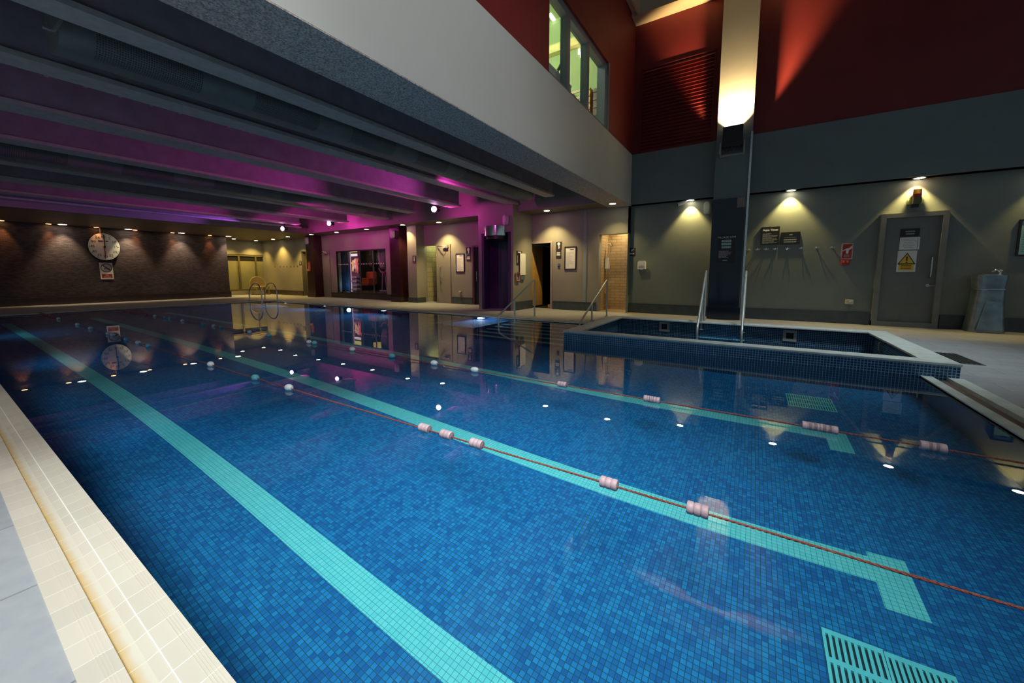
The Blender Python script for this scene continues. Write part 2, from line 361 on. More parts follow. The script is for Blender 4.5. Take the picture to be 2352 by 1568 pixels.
# far side and far end edges
e2 = struct('trim_2', [(-17.6, SX0, 7.9, 7.97, -.12, .0), (-17.6, SX0, 8.09, 8.16, -.12, .004), (-17.6, SX0, 7.97, 8.09, -.12, -.03)], M_pale)
e3 = struct('trim_3', [(-17.27, -17.2, .137, 8.16, -.12, 0), (-17.6, -17.4, .137, 8.16, -.12, .004), (-17.4, -17.27, .3, 7.97, -.12, -.03)], M_pale)
e4 = struct('trim_4', [(1.6, 1.69, .37, SY0, -.12, .0), (1.80, 1.92, .137, SY0, -.12, .006)], M_pale)
boxes('drain_channel', [(1.69, 1.80, .137, SY0, -.12, -.035)], paint('brown_channel', (0.13, 0.09, 0.07), 0.6, 0.3, 8), e4)
dr = thing('deck_drain', 'small dark drain slot in the grey deck beside the spa corner', 'drain', (2.25, 7.1, 0))
boxes('frame', [(2.1, 2.42, 6.75, 7.55, 0, .006)], M_darksteel, dr); boxes('grille', [(2.13+.04*i, 2.15+.04*i, 6.79, 7.51, .006, .010) for i in range(7)], M_black, dr)

# ------------------------------------------------------------------ spa
CW = 0.26
spa = struct('spa_wall', [(SX0, SX1, SY0, SY0+.16, -PD, SZ-.03), (SX0, SX0+.16, SY0+.16, SY1-.16, -PD, SZ-.03), (SX1-.16, SX1, SY0+.16, SY1-.16, -PD, SZ-.03), (SX0, SX1, SY1-.16, SY1, -PD, SZ-.03)], M_spa)
boxes('coping', [(SX0-.01, SX1+.01, SY0-.01, SY0+CW*.8, SZ-.03, SZ), (SX0-.01, SX0+CW, SY0+CW*.8, SY1, SZ-.03, SZ), (SX1-CW, SX1+.01, SY0+CW*.8, SY1, SZ-.03, SZ), (SX0+CW, SX1-CW, SY1-CW, SY1, SZ-.03, SZ)], M_pale, spa, bevel=.006)
struct('spa_floor', [(SX0+.16, SX1-.16, SY0+.16, SY1-.16, -.95, -.9)], M_wallt)
bm = B(); quad(bm, (SX0+.16, SY0+.16, -.17), (SX1-.16, SY0+.16, -.17), (SX1-.16, SY1-.16, -.17), (SX0+.16, SY1-.16, -.17))
sw = obj('spa_water', bm, M_water, kind='structure'); sw.data.polygons.foreach_set('use_smooth', [True]*len(sw.data.polygons)); sw.cycles.is_caustics_caster = True
bl = [(-.85, -.05, SY1-.16-.3*(i+1), SY1-.16, -.12-.17*(i+1), -.02-.17*i-.1) for i in range(3)]
ss = struct('spa_steps', bl, M_wallt)
boxes('step_nosing', [(-.85, -.05, SY1-.16-.3*(i+1), SY1-.16-.3*(i+1)+.05, -.02-.17*i-.1, -.01-.17*i-.1) for i in range(3)], M_nose, ss)
def inlet(x, lab, y=SY1-.16, z=.02):
    o = thing('skimmer_inlet', lab, 'inlet', (x, y, z), 'square inlets in the spa wall')
    a = .10
    boxes('frame', [(x-a, x+a, y-.02, y, z-a, z-a+.045), (x-a, x+a, y-.02, y, z+a-.045, z+a), (x-a, x-a+.045, y-.02, y, z-a+.045, z+a-.045), (x+a-.045, x+a, y-.02, y, z-a+.045, z+a-.045)], M_grey2, o)
    boxes('opening', [(x-a+.045, x+a-.045, y-.006, y, z-a+.045, z+a-.045)], M_black, o)
M_grey2 = paint('pale_grey_plastic', (0.42, 0.46, 0.48), 0.4, 0.06, 5)
inlet(aty(1526, 750, SY1-.17).x, 'pale square inlet frame in the spa wall left of the spa rails', z=aty(1526, 750, SY1-.17).z)
inlet(aty(1814, 771, SY1-.17).x, 'pale square inlet frame in the spa wall right of the spa rails', z=aty(1814, 771, SY1-.17).z)
o = thing('wall_jet', 'small grey jet loop on the dark right inner wall of the spa', 'jet', (SX1-.17, 7.8, .03))
bm = B(); tube(bm, rounded([(SX1-.16, 7.75, -.12), (SX1-.2, 7.75, -.06), (SX1-.2, 7.75, .06), (SX1-.16, 7.75, .06)], .03), .014); obj('loop', bm, M_grey, o, smooth=True)
bm = B(); disc(bm, (SX1-.16, 7.75, .06), (-1, 0, 0), .03, .01, 12); obj('flange', bm, M_grey, o, smooth=True)

# ------------------------------------------------------------------ shell: walls
def wall(name, x0, x1, y, z0, z1, mat, openings=(), th=0.25):
    bl = []; cur = x0
    for a, b_, za, zb in sorted(openings):
        if a > cur: bl.append((cur, a, y, y+th, z0, z1))
        if zb < z1: bl.append((a, b_, y, y+th, zb, z1))
        if za > z0: bl.append((a, b_, y, y+th, z0, za))
        cur = b_
    if cur < x1: bl.append((cur, x1, y, y+th, z0, z1))
    return struct(name, bl, mat)
xa = lambda p: X(p, YA)
dk0, dk1, dkz = xa(694), xa(704.5), Z(699, 577, YA)
gw0, gw1, gwz0, gwz1 = xa(773), xa(887), Z(830, 673.2, YA), Z(830, 573.5, YA)
co0, co1, coz = xa(971), xa(1003.5), Z(987, 563.5, YA)
bd0, bd1, bdz = xa(1087.5), xa(1101), Z(1093, 567.8, YA)
d40, d41, d4z = xa(733), xa(759.5), Z(746, 576, YA)
d90, d91, d9z = xa(1004), xa(1036), Z(1020, 561, YA)
wall('wall_right', -23.9, -6.2, YA, 0, ZS+.02, M_wall, [(dk0, dk1, 0, dkz), (gw0, gw1, gwz0, gwz1), (co0, co1, 0, coz), (bd0, bd1, 0, bdz)])
xb = lambda p: X(p, YB)
sa0, sa1, saz = xb(1214.7), xb(1265), Z(1240, 559, YB)
sh0, sh1, shz = xb(1374.5), X(1441, YB), Z(1408, 537, YB)
wall('wall_right_2', -6.25, sh1, YB, 0, ZS+.02, M_wall, [(sa0, sa1, 0, saz), (sh0, sh1, 0, shz)])
wall('wall_right_3', sh1, 9, YC, 0, ZS+.02, M_wallC)
struct('trim_5', [(sh1-.02, sh1, YB, YC+.2, 0, ZS)], M_wallC)
pil = X(1343, YB)
struct('trim_6', [(pil-.05, pil+.05, YB-.02, YB, 0, ZS)], paint('pale_teal_pilaster', (0.26, 0.31, 0.30), 0.5, 0.06, 4))
# tall hall upper wall
struct('wall_right_4', [(FX-.4, 9, YU, YU+.5, ZS, ZR)], M_band)
struct('wall_right_5', [(FX-.4, 9, YU+.02, YU+.5, ZR, ZT+.8)], M_red)
# fascia and red wall with the gym window
fas = struct('fascia_beam', [(FX-.62, FX, -3, YU, ZS, ZR)], M_fascia)
boxes('underside', [(FX-.62, FX-.001, -3, YU+.1, ZS-.012, ZS-.001)], M_soffit, fas)
wy0, wy1, wz1 = 5.745, 8.70, 5.74
struct('wall_left', [(FX-.24, FX-.01, -3, wy0, ZR, ZT+.8), (FX-.24, FX-.01, wy0, wy1, wz1, ZT+.8), (FX-.24, FX-.01, wy1, YU+.1, ZR, ZT+.8)], M_red)
# tall hall ceiling: beige bands and coffers
struct('ceiling', [(FX-.3, 9, -3, YU+.2, ZT+.55, ZT+.6)], M_coffer)
cb = struct('ceiling_band', [(FX, 9, YU-.42, YU+.02, ZT, ZT+.55), (FX, FX+.14, -3, YU-.42, ZT+.1, ZT+.55), (FX+.14, FX+.20, -3, YU-.42, ZT, ZT+.55)], M_beige)
# far wall and the recess beyond it
FW_X = -22.1
struct('wall_back', [(FW_X-.3, FW_X, -3, 8.42, .28, ZS+.02)], M_stone)
struct('baseboard_back', [(FW_X-.3, FW_X+.05, -3, 8.45, 0, .26), (FW_X-.3, FW_X+.065, -3, 8.46, .26, .285)], M_skirtw)
struct('wall_back_2', [(-24.2, -23.85, 8.2, YA+.3, 2.2, ZS+.02), (-24.2, -23.85, 8.2, YA+.3, 0, .22)], M_wall)
struct('wall_back_3', [(-23.9, FW_X-.29, 8.12, 8.42, 0, ZS)], M_wall)
part = struct('window_3', [(-23.98, -23.85, 8.2, YA+.2, 2.12, 2.22), (-23.98, -23.85, 8.2, YA+.2, .22, .30)] + [(-23.98, -23.84, y-.04, y+.04, .25, 2.2) for y in (8.75, 9.62, 10.45)], paint('partition_frame', (0.12, 0.10, 0.06), 0.4, 0.1, 4))
ys = (8.2, 8.75, 9.62, 10.45, 10.85)
for a, b_ in zip(ys, ys[1:]):
    p = boxes('pane', [(-23.93, -23.91, a, b_, .3, 1.86)], M_frost, part)
    boxes('clear_strip', [(-23.93, -23.91, a, b_, 1.86, 2.12)], M_black, part)
# skirtings
def skirt(name, x0, x1, y, h, mat=M_skirt): struct(name, [(x0, x1, y-.03, y, 0, h), (x0, x1, y-.036, y, h, h+.012)], mat)
skirt('baseboard_right', -23.85, dk0, YA, .24, M_skirtw)
skirt('baseboard_right_2', d41+.03, xa(897), YA, .235, M_skirtw)
skirt('baseboard_right_3', d91+.01, xa(1085), YA, .24)
skirt('baseboard_right_4', sa1+.09, sh0-.05, YB, .25)
skirt('baseboard_right_5', sh1, 2.18, YC, .26); skirt('baseboard_right_6', 3.22, 9, YC, .26)
# low soffit along the right and far walls
struct('ceiling_2', [(-24.2, -7.3, 9.95, YA+.1, ZS, ZS+.1), (-7.3, FX-.6, 9.95, YB+.1, ZS, ZS+.1), (-24.2, -17.5, -3, 9.95, ZS, ZS+.1)], M_soffitw)
struct('wall_bulkhead', [(-17.5, FX-.55, 9.9, 9.97, ZS, ZC)], M_wall)
struct('wall_bulkhead_2', [(-17.57, -17.47, -3, 9.95, ZS, ZC), (-17.47, -17.40, -3, 9.9, 3.2, 3.26)], M_wall)
struct('ceiling_3', [(-17.6, FX-.3, -3, 10, ZC, ZC+.1)], M_slab)
struct('ceiling_4', [(FX-.4, 9, YU+.02, YC+.1, ZS, ZS+.03)], M_soffitw)
# beams over the pool
ZB = 3.15
def beam(x1, x0, y1, lab_n):
    o = struct('ceiling_beam', [(x0+.04, x1-.04, -3, y1, ZB+.05, ZC)], M_beam)
    boxes('flange', [(x0, x1, -3, y1+.06, ZB, ZB+.05)], M_beamu, o)
    return o
b1 = beam(-4.53, -4.81, 9.2, 1); b2 = beam(-5.95, -6.27, 9.7, 2); b3 = beam(-7.6, -8.03, 9.05, 3); b4 = beam(-9.58, -9.97, 9.1, 4)
b5 = beam(-11.55, -11.9, 9.6, 5); b6 = beam(-13.53, -14.0, 9.3, 6); b7 = beam(-15.7, -16.1, 8.6, 7); beam(-16.95, -17.1, 9.3, 8)
bm = B()
for i in range(22):
    y = .9+i*.27; bx(bm, -6.275, -6.262, y, y+.03, ZB-.012, ZB+.02)
obj('flange_bolt', bm, paint('pink_glint_bolt', (0.5, 0.35, 0.4), .4, .1, 4), b2);  # pink glints painted into the bolt colour

# pillars
def pillar(name, p0, pf, yf, yb, mat, skh=.2, sk=M_skirtw):
    x0, x1 = X(p0, yf), X(pf, yf)
    o = struct(name, [(x0, x1, yf, yb, skh, ZS)], mat)
    boxes('plinth', [(x0-.02, x1+.02, yf-.02, yb, 0, skh)], sk, o); return o, x0, x1
p1, p1a, p1b = pillar('pillar', 705, 722.5, 10.42, YA, M_maroon, sk=M_maroon)
p2, p2a, p2b = pillar('pillar', 897, 918.5, 10.3, YA, M_maroon, sk=M_skirtw)
p3, p3a, p3b = pillar('pillar', 937, 957.4, 10.42, YA, M_wall, sk=M_skirt)

# ------------------------------------------------------------------ the plum column with the drench shower
CYF = 9.6
cx0, cx1 = X(1099.5, CYF), X(1178.5, CYF)
rx0, rx1, rzt = X(1109, CYF), X(1171, CYF), 2.36
col = struct('column', [(cx0, rx0, CYF, YB, 0, ZC), (rx1, cx1, CYF, YB, 0, ZC), (rx0, rx1, CYF, YB, rzt, ZC), (rx0, rx1, CYF+.75, YB, 0, rzt)], M_wall)
bm = B(); n = 20; rc = (rx0+rx1)/2; rr = (rx1-rx0)/2
prev = None
for k in range(n+1):
    a = PI*k/n; p = (rc-rr*math.cos(a), CYF+.01+.7*math.sin(a))
    if prev: quad(bm, (*prev, 0), (*p, 0), (*p, rzt), (*prev, rzt))
    prev = p
alc = obj('alcove_lining', bm, M_navyt, col, smooth=True)
boxes('jamb', [(rx0-.03, rx0+.06, CYF-.012, CYF+.3, 0, rzt), (rx1-.06, rx1+.03, CYF-.012, CYF+.3, 0, rzt)], M_navyt, col)
struct('baseboard_left', [(cx1, cx1+.03, CYF+.05, YB, 0, .26)], M_skirt)
ds = thing('drench_shower', 'round chrome shower drum in the dark alcove of the purple column', 'shower', (rc, CYF+.05, 2.2))
bm = B(); rD = (X(1164.5, CYF-.15)-X(1113, CYF-.15))/2; zD1, zD0 = Z(1139, 517, CYF-.25), Z(1139, 540, CYF-.25)
tube(bm, [(rc-.02, CYF+.12, zD0), (rc-.02, CYF+.12, zD1)], rD, 40); obj('drum', bm, M_chrome, ds, smooth=True)
bm = B(); tube(bm, [(rc-.02, CYF+.12, zD0-.1), (rc-.02, CYF+.12, zD0)], rD*.86, 32); obj('spray_head', bm, M_black, ds, smooth=True)
o = thing('push_button', 'small chrome push button inside the dark shower alcove', 'button', (rx1-.12, CYF+.35, 1.6))
q = atx(1158, 619, rx1-.1); bm = B(); disc(bm, (rx1-.16, CYF+.4, 1.53), (-1, -.6, 0), .035, .03, 14); obj('button', bm, M_chrome, o, smooth=True)
bm = B(); disc(bm, (rx1-.135, CYF+.415, 1.53), (-1, -.6, 0), .05, .025, 16); obj('plate', bm, M_chrome, o, smooth=True)

# column of the tall hall, floodlit
LX0, LX1, LY = X(1646, 10.45, 325), X(1729, 10.45, 300), 10.45
tc = struct('column', [(LX0, LX1, LY, YC, 0, ZT+.5)], paint('grey_column', (0.23, 0.22, 0.205), 0.55, 0.05, 2))
boxes('lower_cladding', [(LX0-.004, LX1+.004, LY-.006, YC, ZS-.2, ZR-.12)], M_band, tc)
gl = struct('column_panel', [(LX0-.01, LX1-.06, LY-.03, LY, .30, ZS-.12), (LX0-.02, LX1-.04, LY-.05, LY, 0, .29)], M_navy)
boxes('corner_trim', [(LX1-.03, LX1+.012, LY-.03, LY+.01, 0, ZR)], M_steel, tc)
boxes('speaker_gap', [(LX1-.22, LX1-.06, LY-.032, LY, ZS-.35, ZS-.12)], paint('dusty_pink', (0.24, 0.17, 0.15), .6, .1, 4), tc)

# ------------------------------------------------------------------ doors
def lever(parent, x, y, z, mat=M_steel):
    bm = B(); disc(bm, (x, y, z), (0, -1, 0), .028, .012, 16); tube(bm, rounded([(x, y-.01, z), (x, y-.06, z), (x+.11, y-.06, z)], .02), .01, 8); obj('lock_knob', bm, mat, parent, smooth=True)
def pull(parent, x, y, z0, z1, mat=M_steel):
    bm = B(); tube(bm, rounded([(x, y, z0), (x, y-.07, z0), (x, y-.07, z1), (x, y, z1)], .04), .014, 10); obj('door_handle', bm, mat, parent, smooth=True)
def closer(parent, x, y, z):
    o = boxes('door_closer', [(x-.12, x+.12, y-.06, y, z-.035, z+.035)], M_grey, parent, bevel=.006)
    bm = B(); tube(bm, [(x+.08, y-.05, z+.04), (x-.05, y-.16, z+.05), (x-.42, y-.02, z+.055)], .01, 6); obj('closer_arm', bm, M_steel, parent)
def door(name, x0, x1, y, z1, mat, fmat, fw=.05, proud=.03, leafback=.0, closer_at=None, handle_at=None, hz=(.95, 1.4)):
    o = boxes(name, [(x0+fw, x1-fw, y-.012+leafback, y+.03+leafback, .02, z1-fw)], mat); o['kind'] = 'structure'
    boxes('door_frame', [(x0, x0+fw, y-proud, y, 0, z1), (x1-fw, x1, y-proud, y, 0, z1), (x0+fw, x1-fw, y-proud, y, z1-fw, z1)], fmat, o)
    if handle_at is not None: pull(o, handle_at, y-.012+leafback, *hz); lever(o, handle_at-.01, y-.012+leafback, hz[0]-.16)
    if closer_at is not None: closer(o, closer_at, y-.012+leafback, z1-fw-.07)
    return o
door('door_1', d40, d41, YA, d4z, M_door, M_door, closer_at=d41-.25, handle_at=d40+.22)
door('door_2', d90, d91, YA, d9z, M_door, M_door, closer_at=d91-.22, handle_at=d90+.22)
# plant room door on the right
gx0, gx1, gz = X(2021, YC, 500), X(2178, YC, 485), Z(2100, 489, YC)
od = door('door_3', gx0, gx1, YC, gz, M_doorg, M_doorf, fw=.085, proud=.11, leafback=-.02, handle_at=gx1-.17, hz=(1.02, 1.42))
boxes('threshold', [(gx0, gx1, YC-.12, YC, 0, .10)], M_doorf, od)
# dark door opening beside the first maroon pillar, black door by the purple column
def recess(name, x0, x1, y, z1, depth, mat, floor_mat=None):
    return struct(name, [(x0-.02, x1+.02, y+depth, y+depth+.05, 0, z1+.05), (x0-.05, x0-.005, y+.24, y+depth, 0, z1), (x1+.005, x1+.05, y+.24, y+depth, 0, z1), (x0, x1, y+.24, y+depth, z1, z1+.05), (x0-.05, x1+.05, y+.2, y+depth, -.05, .002)], mat)
recess('doorway', dk0, dk1, YA, dkz, .8, M_dark)
recess('doorway', bd0, bd1, YA, bdz, .8, M_dark)
bdo = struct('door_4', [(bd0, bd1, YA+.06, YA+.1, .02, bdz)], M_black)
pull(bdo, bd1-.12, YA+.06, .85, 1.2)
boxes('door_frame', [(bd0-.06, bd0, YA-.02, YA, 0, bdz+.06), (bd0, bd1, YA-.02, YA, bdz, bdz+.06)], paint('plum_frame', (0.12, 0.08, 0.09), .5, .1, 4), bdo)
# corridor with olive block wall
struct('corridor_wall', [(co0-.6, co1+.3, YA+1.0, YA+1.1, 0, coz+.3), (co0-.1, co0-.003, YA+.25, YA+1.0, 0, coz+.3), (co1+.003, co1+.1, YA+.25, YA+1.0, 0, coz+.3), (co0-.1, co1+.1, YA+.25, YA+1.0, coz+.2, coz+.3)], M_olive)
struct('corridor_floor', [(co0-.1, co1+.1, YA, YA+1.0, -.05, .002)], M_deckn)
# sauna doorway: pine door standing open inwards
recess('sauna_room', sa0, sa1, YB, saz, 1.6, M_dark)
sd = struct('door_5', [(sa0+.02, sa0+.07, YB+.02, YB+.82, .05, saz-.02)], M_wood)
boxes('sauna_step', [(sa0+.5, sa1-.05, YB+.4, YB+1.2, .0, .1)], M_wood, None, kind='structure')
sf = struct('door_frame_1', [(sa0-.05, sa0, YB-.03, YB+.2, 0, saz+.06), (sa1, sa1+.07, YB-.03, YB+.2, 0, saz+.06), (sa0, sa1, YB-.03, YB+.2, saz, saz+.06)], paint('sauna_frame', (0.33, 0.28, 0.25), .5, .06, 4))
for zz in (.35, 1.05, 1.75):
    bm = B(); tube(bm, [(sa0-.02, YB-.045, zz-.06), (sa0-.02, YB-.045, zz+.06)], .018, 10); bx(bm, sa0-.06, sa0+.02, YB-.04, YB-.03, zz-.05, zz+.05); obj('hinge', bm, M_black, sf)
# shower cubicle with tan tiles
struct('shower_wall', [(sh0-.3, sh1+.35, YB+.95, YB+1.05, 0, 2.9), (sh0-.08, sh0-.003, YB+.25, YB+.95, 0, 2.9), (sh1+.25, sh1+.33, YB+.25, YB+.95, 0, 2.9)], M_tan)
struct('shower_ceiling', [(sh0-.3, sh1+.35, YB+.25, YB+1.05, 2.8, 2.9)], M_white)
struct('shower_floor', [(sh0-.1, sh1+.35, YB, YB+1.0, -.05, .003)], M_tan)
shx = sh0+.02
sw_ = thing('shower_rail', 'white wall shower with riser rail inside the tan tiled cubicle', 'shower', (shx+.05, YB+.6, 1.2))
bm = B(); tube(bm, [(shx+.06, YB+.6, .9), (shx+.06, YB+.6, 2.2)], .012); obj('riser', bm, M_chrome, sw_, smooth=True)
boxes('control_box', [(shx, shx+.1, YB+.5, YB+.68, 1.25, 1.6)], M_white, sw_, bevel=.015)
bm = B(); tube(bm, rounded([(shx+.05, YB+.6, 1.25), (shx+.09, YB+.52, .7), (shx+.12, YB+.5, 1.1), (shx+.14, YB+.58, 1.95)], .2, 8), .009); obj('hose', bm, M_steel, sw_, smooth=True)
bm = B(); tube(bm, [(shx+.06, YB+.6, 2.02), (shx+.16, YB+.56, 2.0), (shx+.2, YB+.54, 1.93)], [.012, .02, .05]); obj('shower_head', bm, M_chrome, sw_, smooth=True)
o = thing('soap_rack', 'small chrome soap rack low on the tan shower wall', 'rack', (shx+.06, YB+.62, .58))
bm = B(); bx(bm, shx, shx+.13, YB+.5, YB+.72, .58, .59); bx(bm, shx, shx+.01, YB+.5, YB+.72, .52, .58); obj('tray', bm, M_chrome, o)
bm = B(); tube(bm, [(shx+.13, YB+.5, .59), (shx+.13, YB+.5, .63), (shx+.13, YB+.72, .63), (shx+.13, YB+.72, .59)], .006, 6); obj('rim', bm, M_chrome, o)

# ------------------------------------------------------------------ the gym window (window_1) and what stands behind it
wn = struct('window_1', [(gw0, gw1, YA+.02, YA+.08, gwz1-.05, gwz1), (gw0, gw1, YA-.02, YA+.08, gwz0-.02, gwz0+.03), (gw0, gw0+.05, YA+.02, YA+.08, gwz0, gwz1), (gw1-.05, gw1, YA+.02, YA+.08, gwz0, gwz1)], M_black)
mull = [X(p, YA) for p in (801, 826, 856)]
boxes('mullion', [(m_-.02, m_+.02, YA+.03, YA+.07, gwz0+.03, gwz1-.05) for m_ in mull], M_darksteel, wn)
ed = [gw0]+mull+[gw1]
for a, b_ in zip(ed, ed[1:]): boxes('pane', [(a+.02, b_-.02, YA+.045, YA+.052, gwz0+.03, gwz1-.05)], M_pane, wn)
boxes('safety_dots', [(gw0+.12+i*.115, gw0+.16+i*.115, YA+.040, YA+.043, 1.56, 1.60) for i in range(int((gw1-gw0)/.115)-1)], M_signw, wn)
for b_ in ((gw0-1.2, gw1+1.6, YA+3.0, YA+3.1, 0, 3.2), (gw0-1.3, gw0-1.2, YA+.25, YA+3.1, 0, 3.2), (gw1+1.5, gw1+1.6, YA+1.2, YA+3.1, 0, 3.2)): struct('gym_wall', [b_], paint('gym_dark_wall', (0.03, 0.026, 0.028), .7, .1, 3))
struct('gym_ceiling', [(gw0-1.3, gw1+.3, YA+.25, YA+3.1, 3.1, 3.2)], M_dark)
struct('gym_floor', [(gw0-1.3, gw1+1.6, YA+.25, YA+3.1, .2, .25)], paint('gym_brown_floor', (0.10, 0.055, 0.035), .4, .1, 3))
gz0 = .25
gpx = lambda p, Y: X(p, Y)
o = thing('blue_screen', 'tall blue panel standing behind the left pane of the gym window', 'panel', (gpx(792, 11.6), 11.6, gz0))
boxes('sheet', [(gpx(783, 11.6), gpx(801, 11.6), 11.6, 11.64, gz0+.06, 2.55)], paint('blue_panel', (0.06, 0.12, 0.26), .4, .15, 3), o)
boxes('foot', [(gpx(783, 11.6), gpx(801, 11.6), 11.5, 11.74, gz0, gz0+.06)], M_black, o)
# lit banner: yellow and white bars over dancing figures
bx0, bx1 = gpx(807, 11.7), gpx(823, 11.7)
o = thing('lit_banner', 'tall lit poster with yellow header and red and yellow dancers in gym window', 'poster', ((bx0+bx1)/2, 11.7, gz0))
boxes('backing', [(bx0, bx1, 11.7, 11.76, gz0, 2.5)], glow('banner_dark', (0.10, 0.025, 0.04), .7), o)
boxes('frame', [(bx0-.06, bx0, 11.67, 11.78, gz0, 2.55)], glow('banner_edge', (0.75, 0.45, 0.62), .5), o)
boxes('header', [(bx0+.03, bx1-.02, 11.69, 11.70, 2.2, 2.42)], glow('banner_yellow', (0.95, 0.80, 0.22), .9), o)
boxes('subheader', [(bx0+.03, bx1-.02, 11.69, 11.70, 2.0, 2.12)], glow('banner_white', (0.95, 0.85, 0.85), 1.0), o)
def figure(x, z, s, mat):
    bm = B(); y = 11.693
    pts = [(-.05, .5), (.05, .52), (.09, .35), (.16, .55), (.2, .5), (.1, .2), (.14, -.1), (.08, -.45), (.02, -.1), (-.1, -.42), (-.14, -.36), (-.06, .1), (-.18, .3), (-.16, .36), (-.05, .3)]
    f = bm.faces.new([bm.verts.new((x+a*s, y, z+b_*s)) for a, b_ in pts]); r = bmesh.ops.extrude_face_region(bm, geom=[f]); bmesh.ops.translate(bm, verts=[v for v in r['geom'] if isinstance(v, bmesh.types.BMVert)], vec=(0, .006, 0))
    obj('dancer', bm, mat, o)
w_ = bx1-bx0
figure(bx0+w_*.25, 1.5, .6, glow('banner_amber', (0.95, 0.55, 0.2), .8)); figure(bx0+w_*.55, 1.6, .55, glow('banner_pink', (0.85, 0.5, 0.45), .8)); figure(bx0+w_*.8, 1.5, .75, glow('banner_red', (0.8, 0.16, 0.1), .8))
for i in range(4):
    o = thing('white_step', 'white exercise step in the stack below the lit banner, '+['lowest of four', 'second from floor', 'third from floor', 'topmost of four'][i], 'step', (gpx(816, 11.4), 11.4, gz0+.2*i), 'stacked white exercise steps')
    x_ = gpx(816, 11.4)+(.03 if i % 2 else -.02); a = .2
    boxes('top', [(x_-a, x_+a, 11.3, 11.55, gz0+.2*i+.09, gz0+.2*i+.17)], M_paper, o, bevel=.01)
    boxes('base', [(x_-a+.05, x_+a-.05, 11.33, 11.52, gz0+.2*i, gz0+.2*i+.09)], M_grey, o)
o = thing('orange_armchair', 'orange armchair seen through the gym window', 'chair', (gpx(842, 12.2), 12.2, gz0))
cxx = gpx(842, 12.2); Mo = paint('orange_fabric', (0.75, 0.20, 0.03), .7, .1, 6)
boxes('seat', [(cxx-.3, cxx+.32, 12.0, 12.5, gz0+.3, gz0+.5)], Mo, o, bevel=.05); boxes('backrest', [(cxx-.34, cxx+.34, 12.4, 12.58, gz0+.35, gz0+1.0)], Mo, o, bevel=.06)
for s in (-1, 1): boxes('armrest', [(cxx+s*.3-.06, cxx+s*.3+.06, 12.0, 12.5, gz0+.35, gz0+.68)], Mo, o, bevel=.04)
for s in (-1, 1):
    for t_ in (12.03, 12.45): boxes('leg', [(cxx+s*.26-.02, cxx+s*.26+.02, t_, t_+.04, gz0, gz0+.31)], M_black, o)
rk = thing('wall_shelf', 'dark wall rack with three openings behind the orange armchair', 'shelf', (gpx(848, 13.7), 13.8, 1.0))
kx = gpx(848.5, 13.7)
boxes('carcass', [(kx-.42, kx-.36, 13.6, 13.84, .3, 2.5), (kx+.36, kx+.42, 13.6, 13.84, .3, 2.5), (kx-.42, kx+.42, 13.82, 13.84, .3, 2.5)]+[(kx-.36, kx+.36, 13.6, 13.84, z, z+.05) for z in (.3, .9, 1.5, 2.1)], M_dark, rk)
for i, z in enumerate((.95, 1.55, 2.15)):
    tag(boxes('storage_box', [(kx-.3, kx+.3, 13.62, 13.8, z+.003, z+.3)], paint('ochre_box', (0.28, 0.16, 0.03), .7, .2, 5), bevel=.01), 'ochre storage box on the gym wall rack, '+['bottom shelf', 'middle shelf', 'top shelf'][i], 'box', 'ochre boxes on the wall rack')
o = thing('punch_bag', 'pale hanging punch bag at the right end of the gym window', 'punch bag', (gpx(883, 11.6), 11.6, 2.0))
bm = B(); tube(bm, [(gpx(881, 11.6), 11.6, 1.35), (gpx(881, 11.6), 11.6, 1.42), (gpx(880, 11.6), 11.6, 1.9), (gpx(880, 11.6), 11.6, 2.3), (gpx(880, 11.6), 11.6, 2.36)], [.08, .16, .22, .2, .08], 20); obj('bag', bm, paint('olive_bag', (0.34, 0.36, 0.26), .6, .2, 4), o, smooth=True)
bm = B(); tube(bm, [(gpx(880, 11.6), 11.6, 2.35), (gpx(880, 11.6), 11.6, 3.1)], .012, 6); obj('chain', bm, M_steel, o)
o = thing('red_exercise_bike', 'red exercise machine low at the right of the gym window', 'exercise bike', (gpx(881, 12.2), 12.2, gz0))
ex = gpx(881, 12.2); bm = B(); tube(bm, [(ex-.3, 12.2, gz0+.05), (ex+.3, 12.2, gz0+.05)], .04); tube(bm, [(ex-.15, 12.2, gz0), (ex-.05, 12.2, gz0+1.0)], .035); tube(bm, [(ex+.2, 12.2, gz0), (ex+.1, 12.2, gz0+.9)], .035); obj('bike_frame', bm, M_grey, o, smooth=True)
bm = B(); tube(bm, rounded([(ex-.22, 12.1, gz0+1.15), (ex-.1, 12.15, gz0+.95), (ex+.2, 12.15, gz0+.95), (ex+.3, 12.1, gz0+1.15)], .08), .03); obj('handlebar', bm, M_fpink, o, smooth=True)
boxes('saddle', [(ex+.0, ex+.26, 12.07, 12.35, gz0+.9, gz0+.98)], M_signr, o, bevel=.03)
struct('gym_lamp_shade', [(gpx(860, 13)-.2, gpx(868, 13)+.1, 12.9, 13.2, 2.5, 2.75)], glow('gym_lamp', (0.9, 0.65, 0.15), .7))
lamp('gym_light', 'POINT', (gpx(840, 12), 11.9, 2.9), 14, (1, .8, .55), shadow_soft_size=.2)
lamp('gym_blue_light', 'POINT', (gpx(795, 11.3), 11.35, .6), 5, (.4, .75, 1), shadow_soft_size=.1)

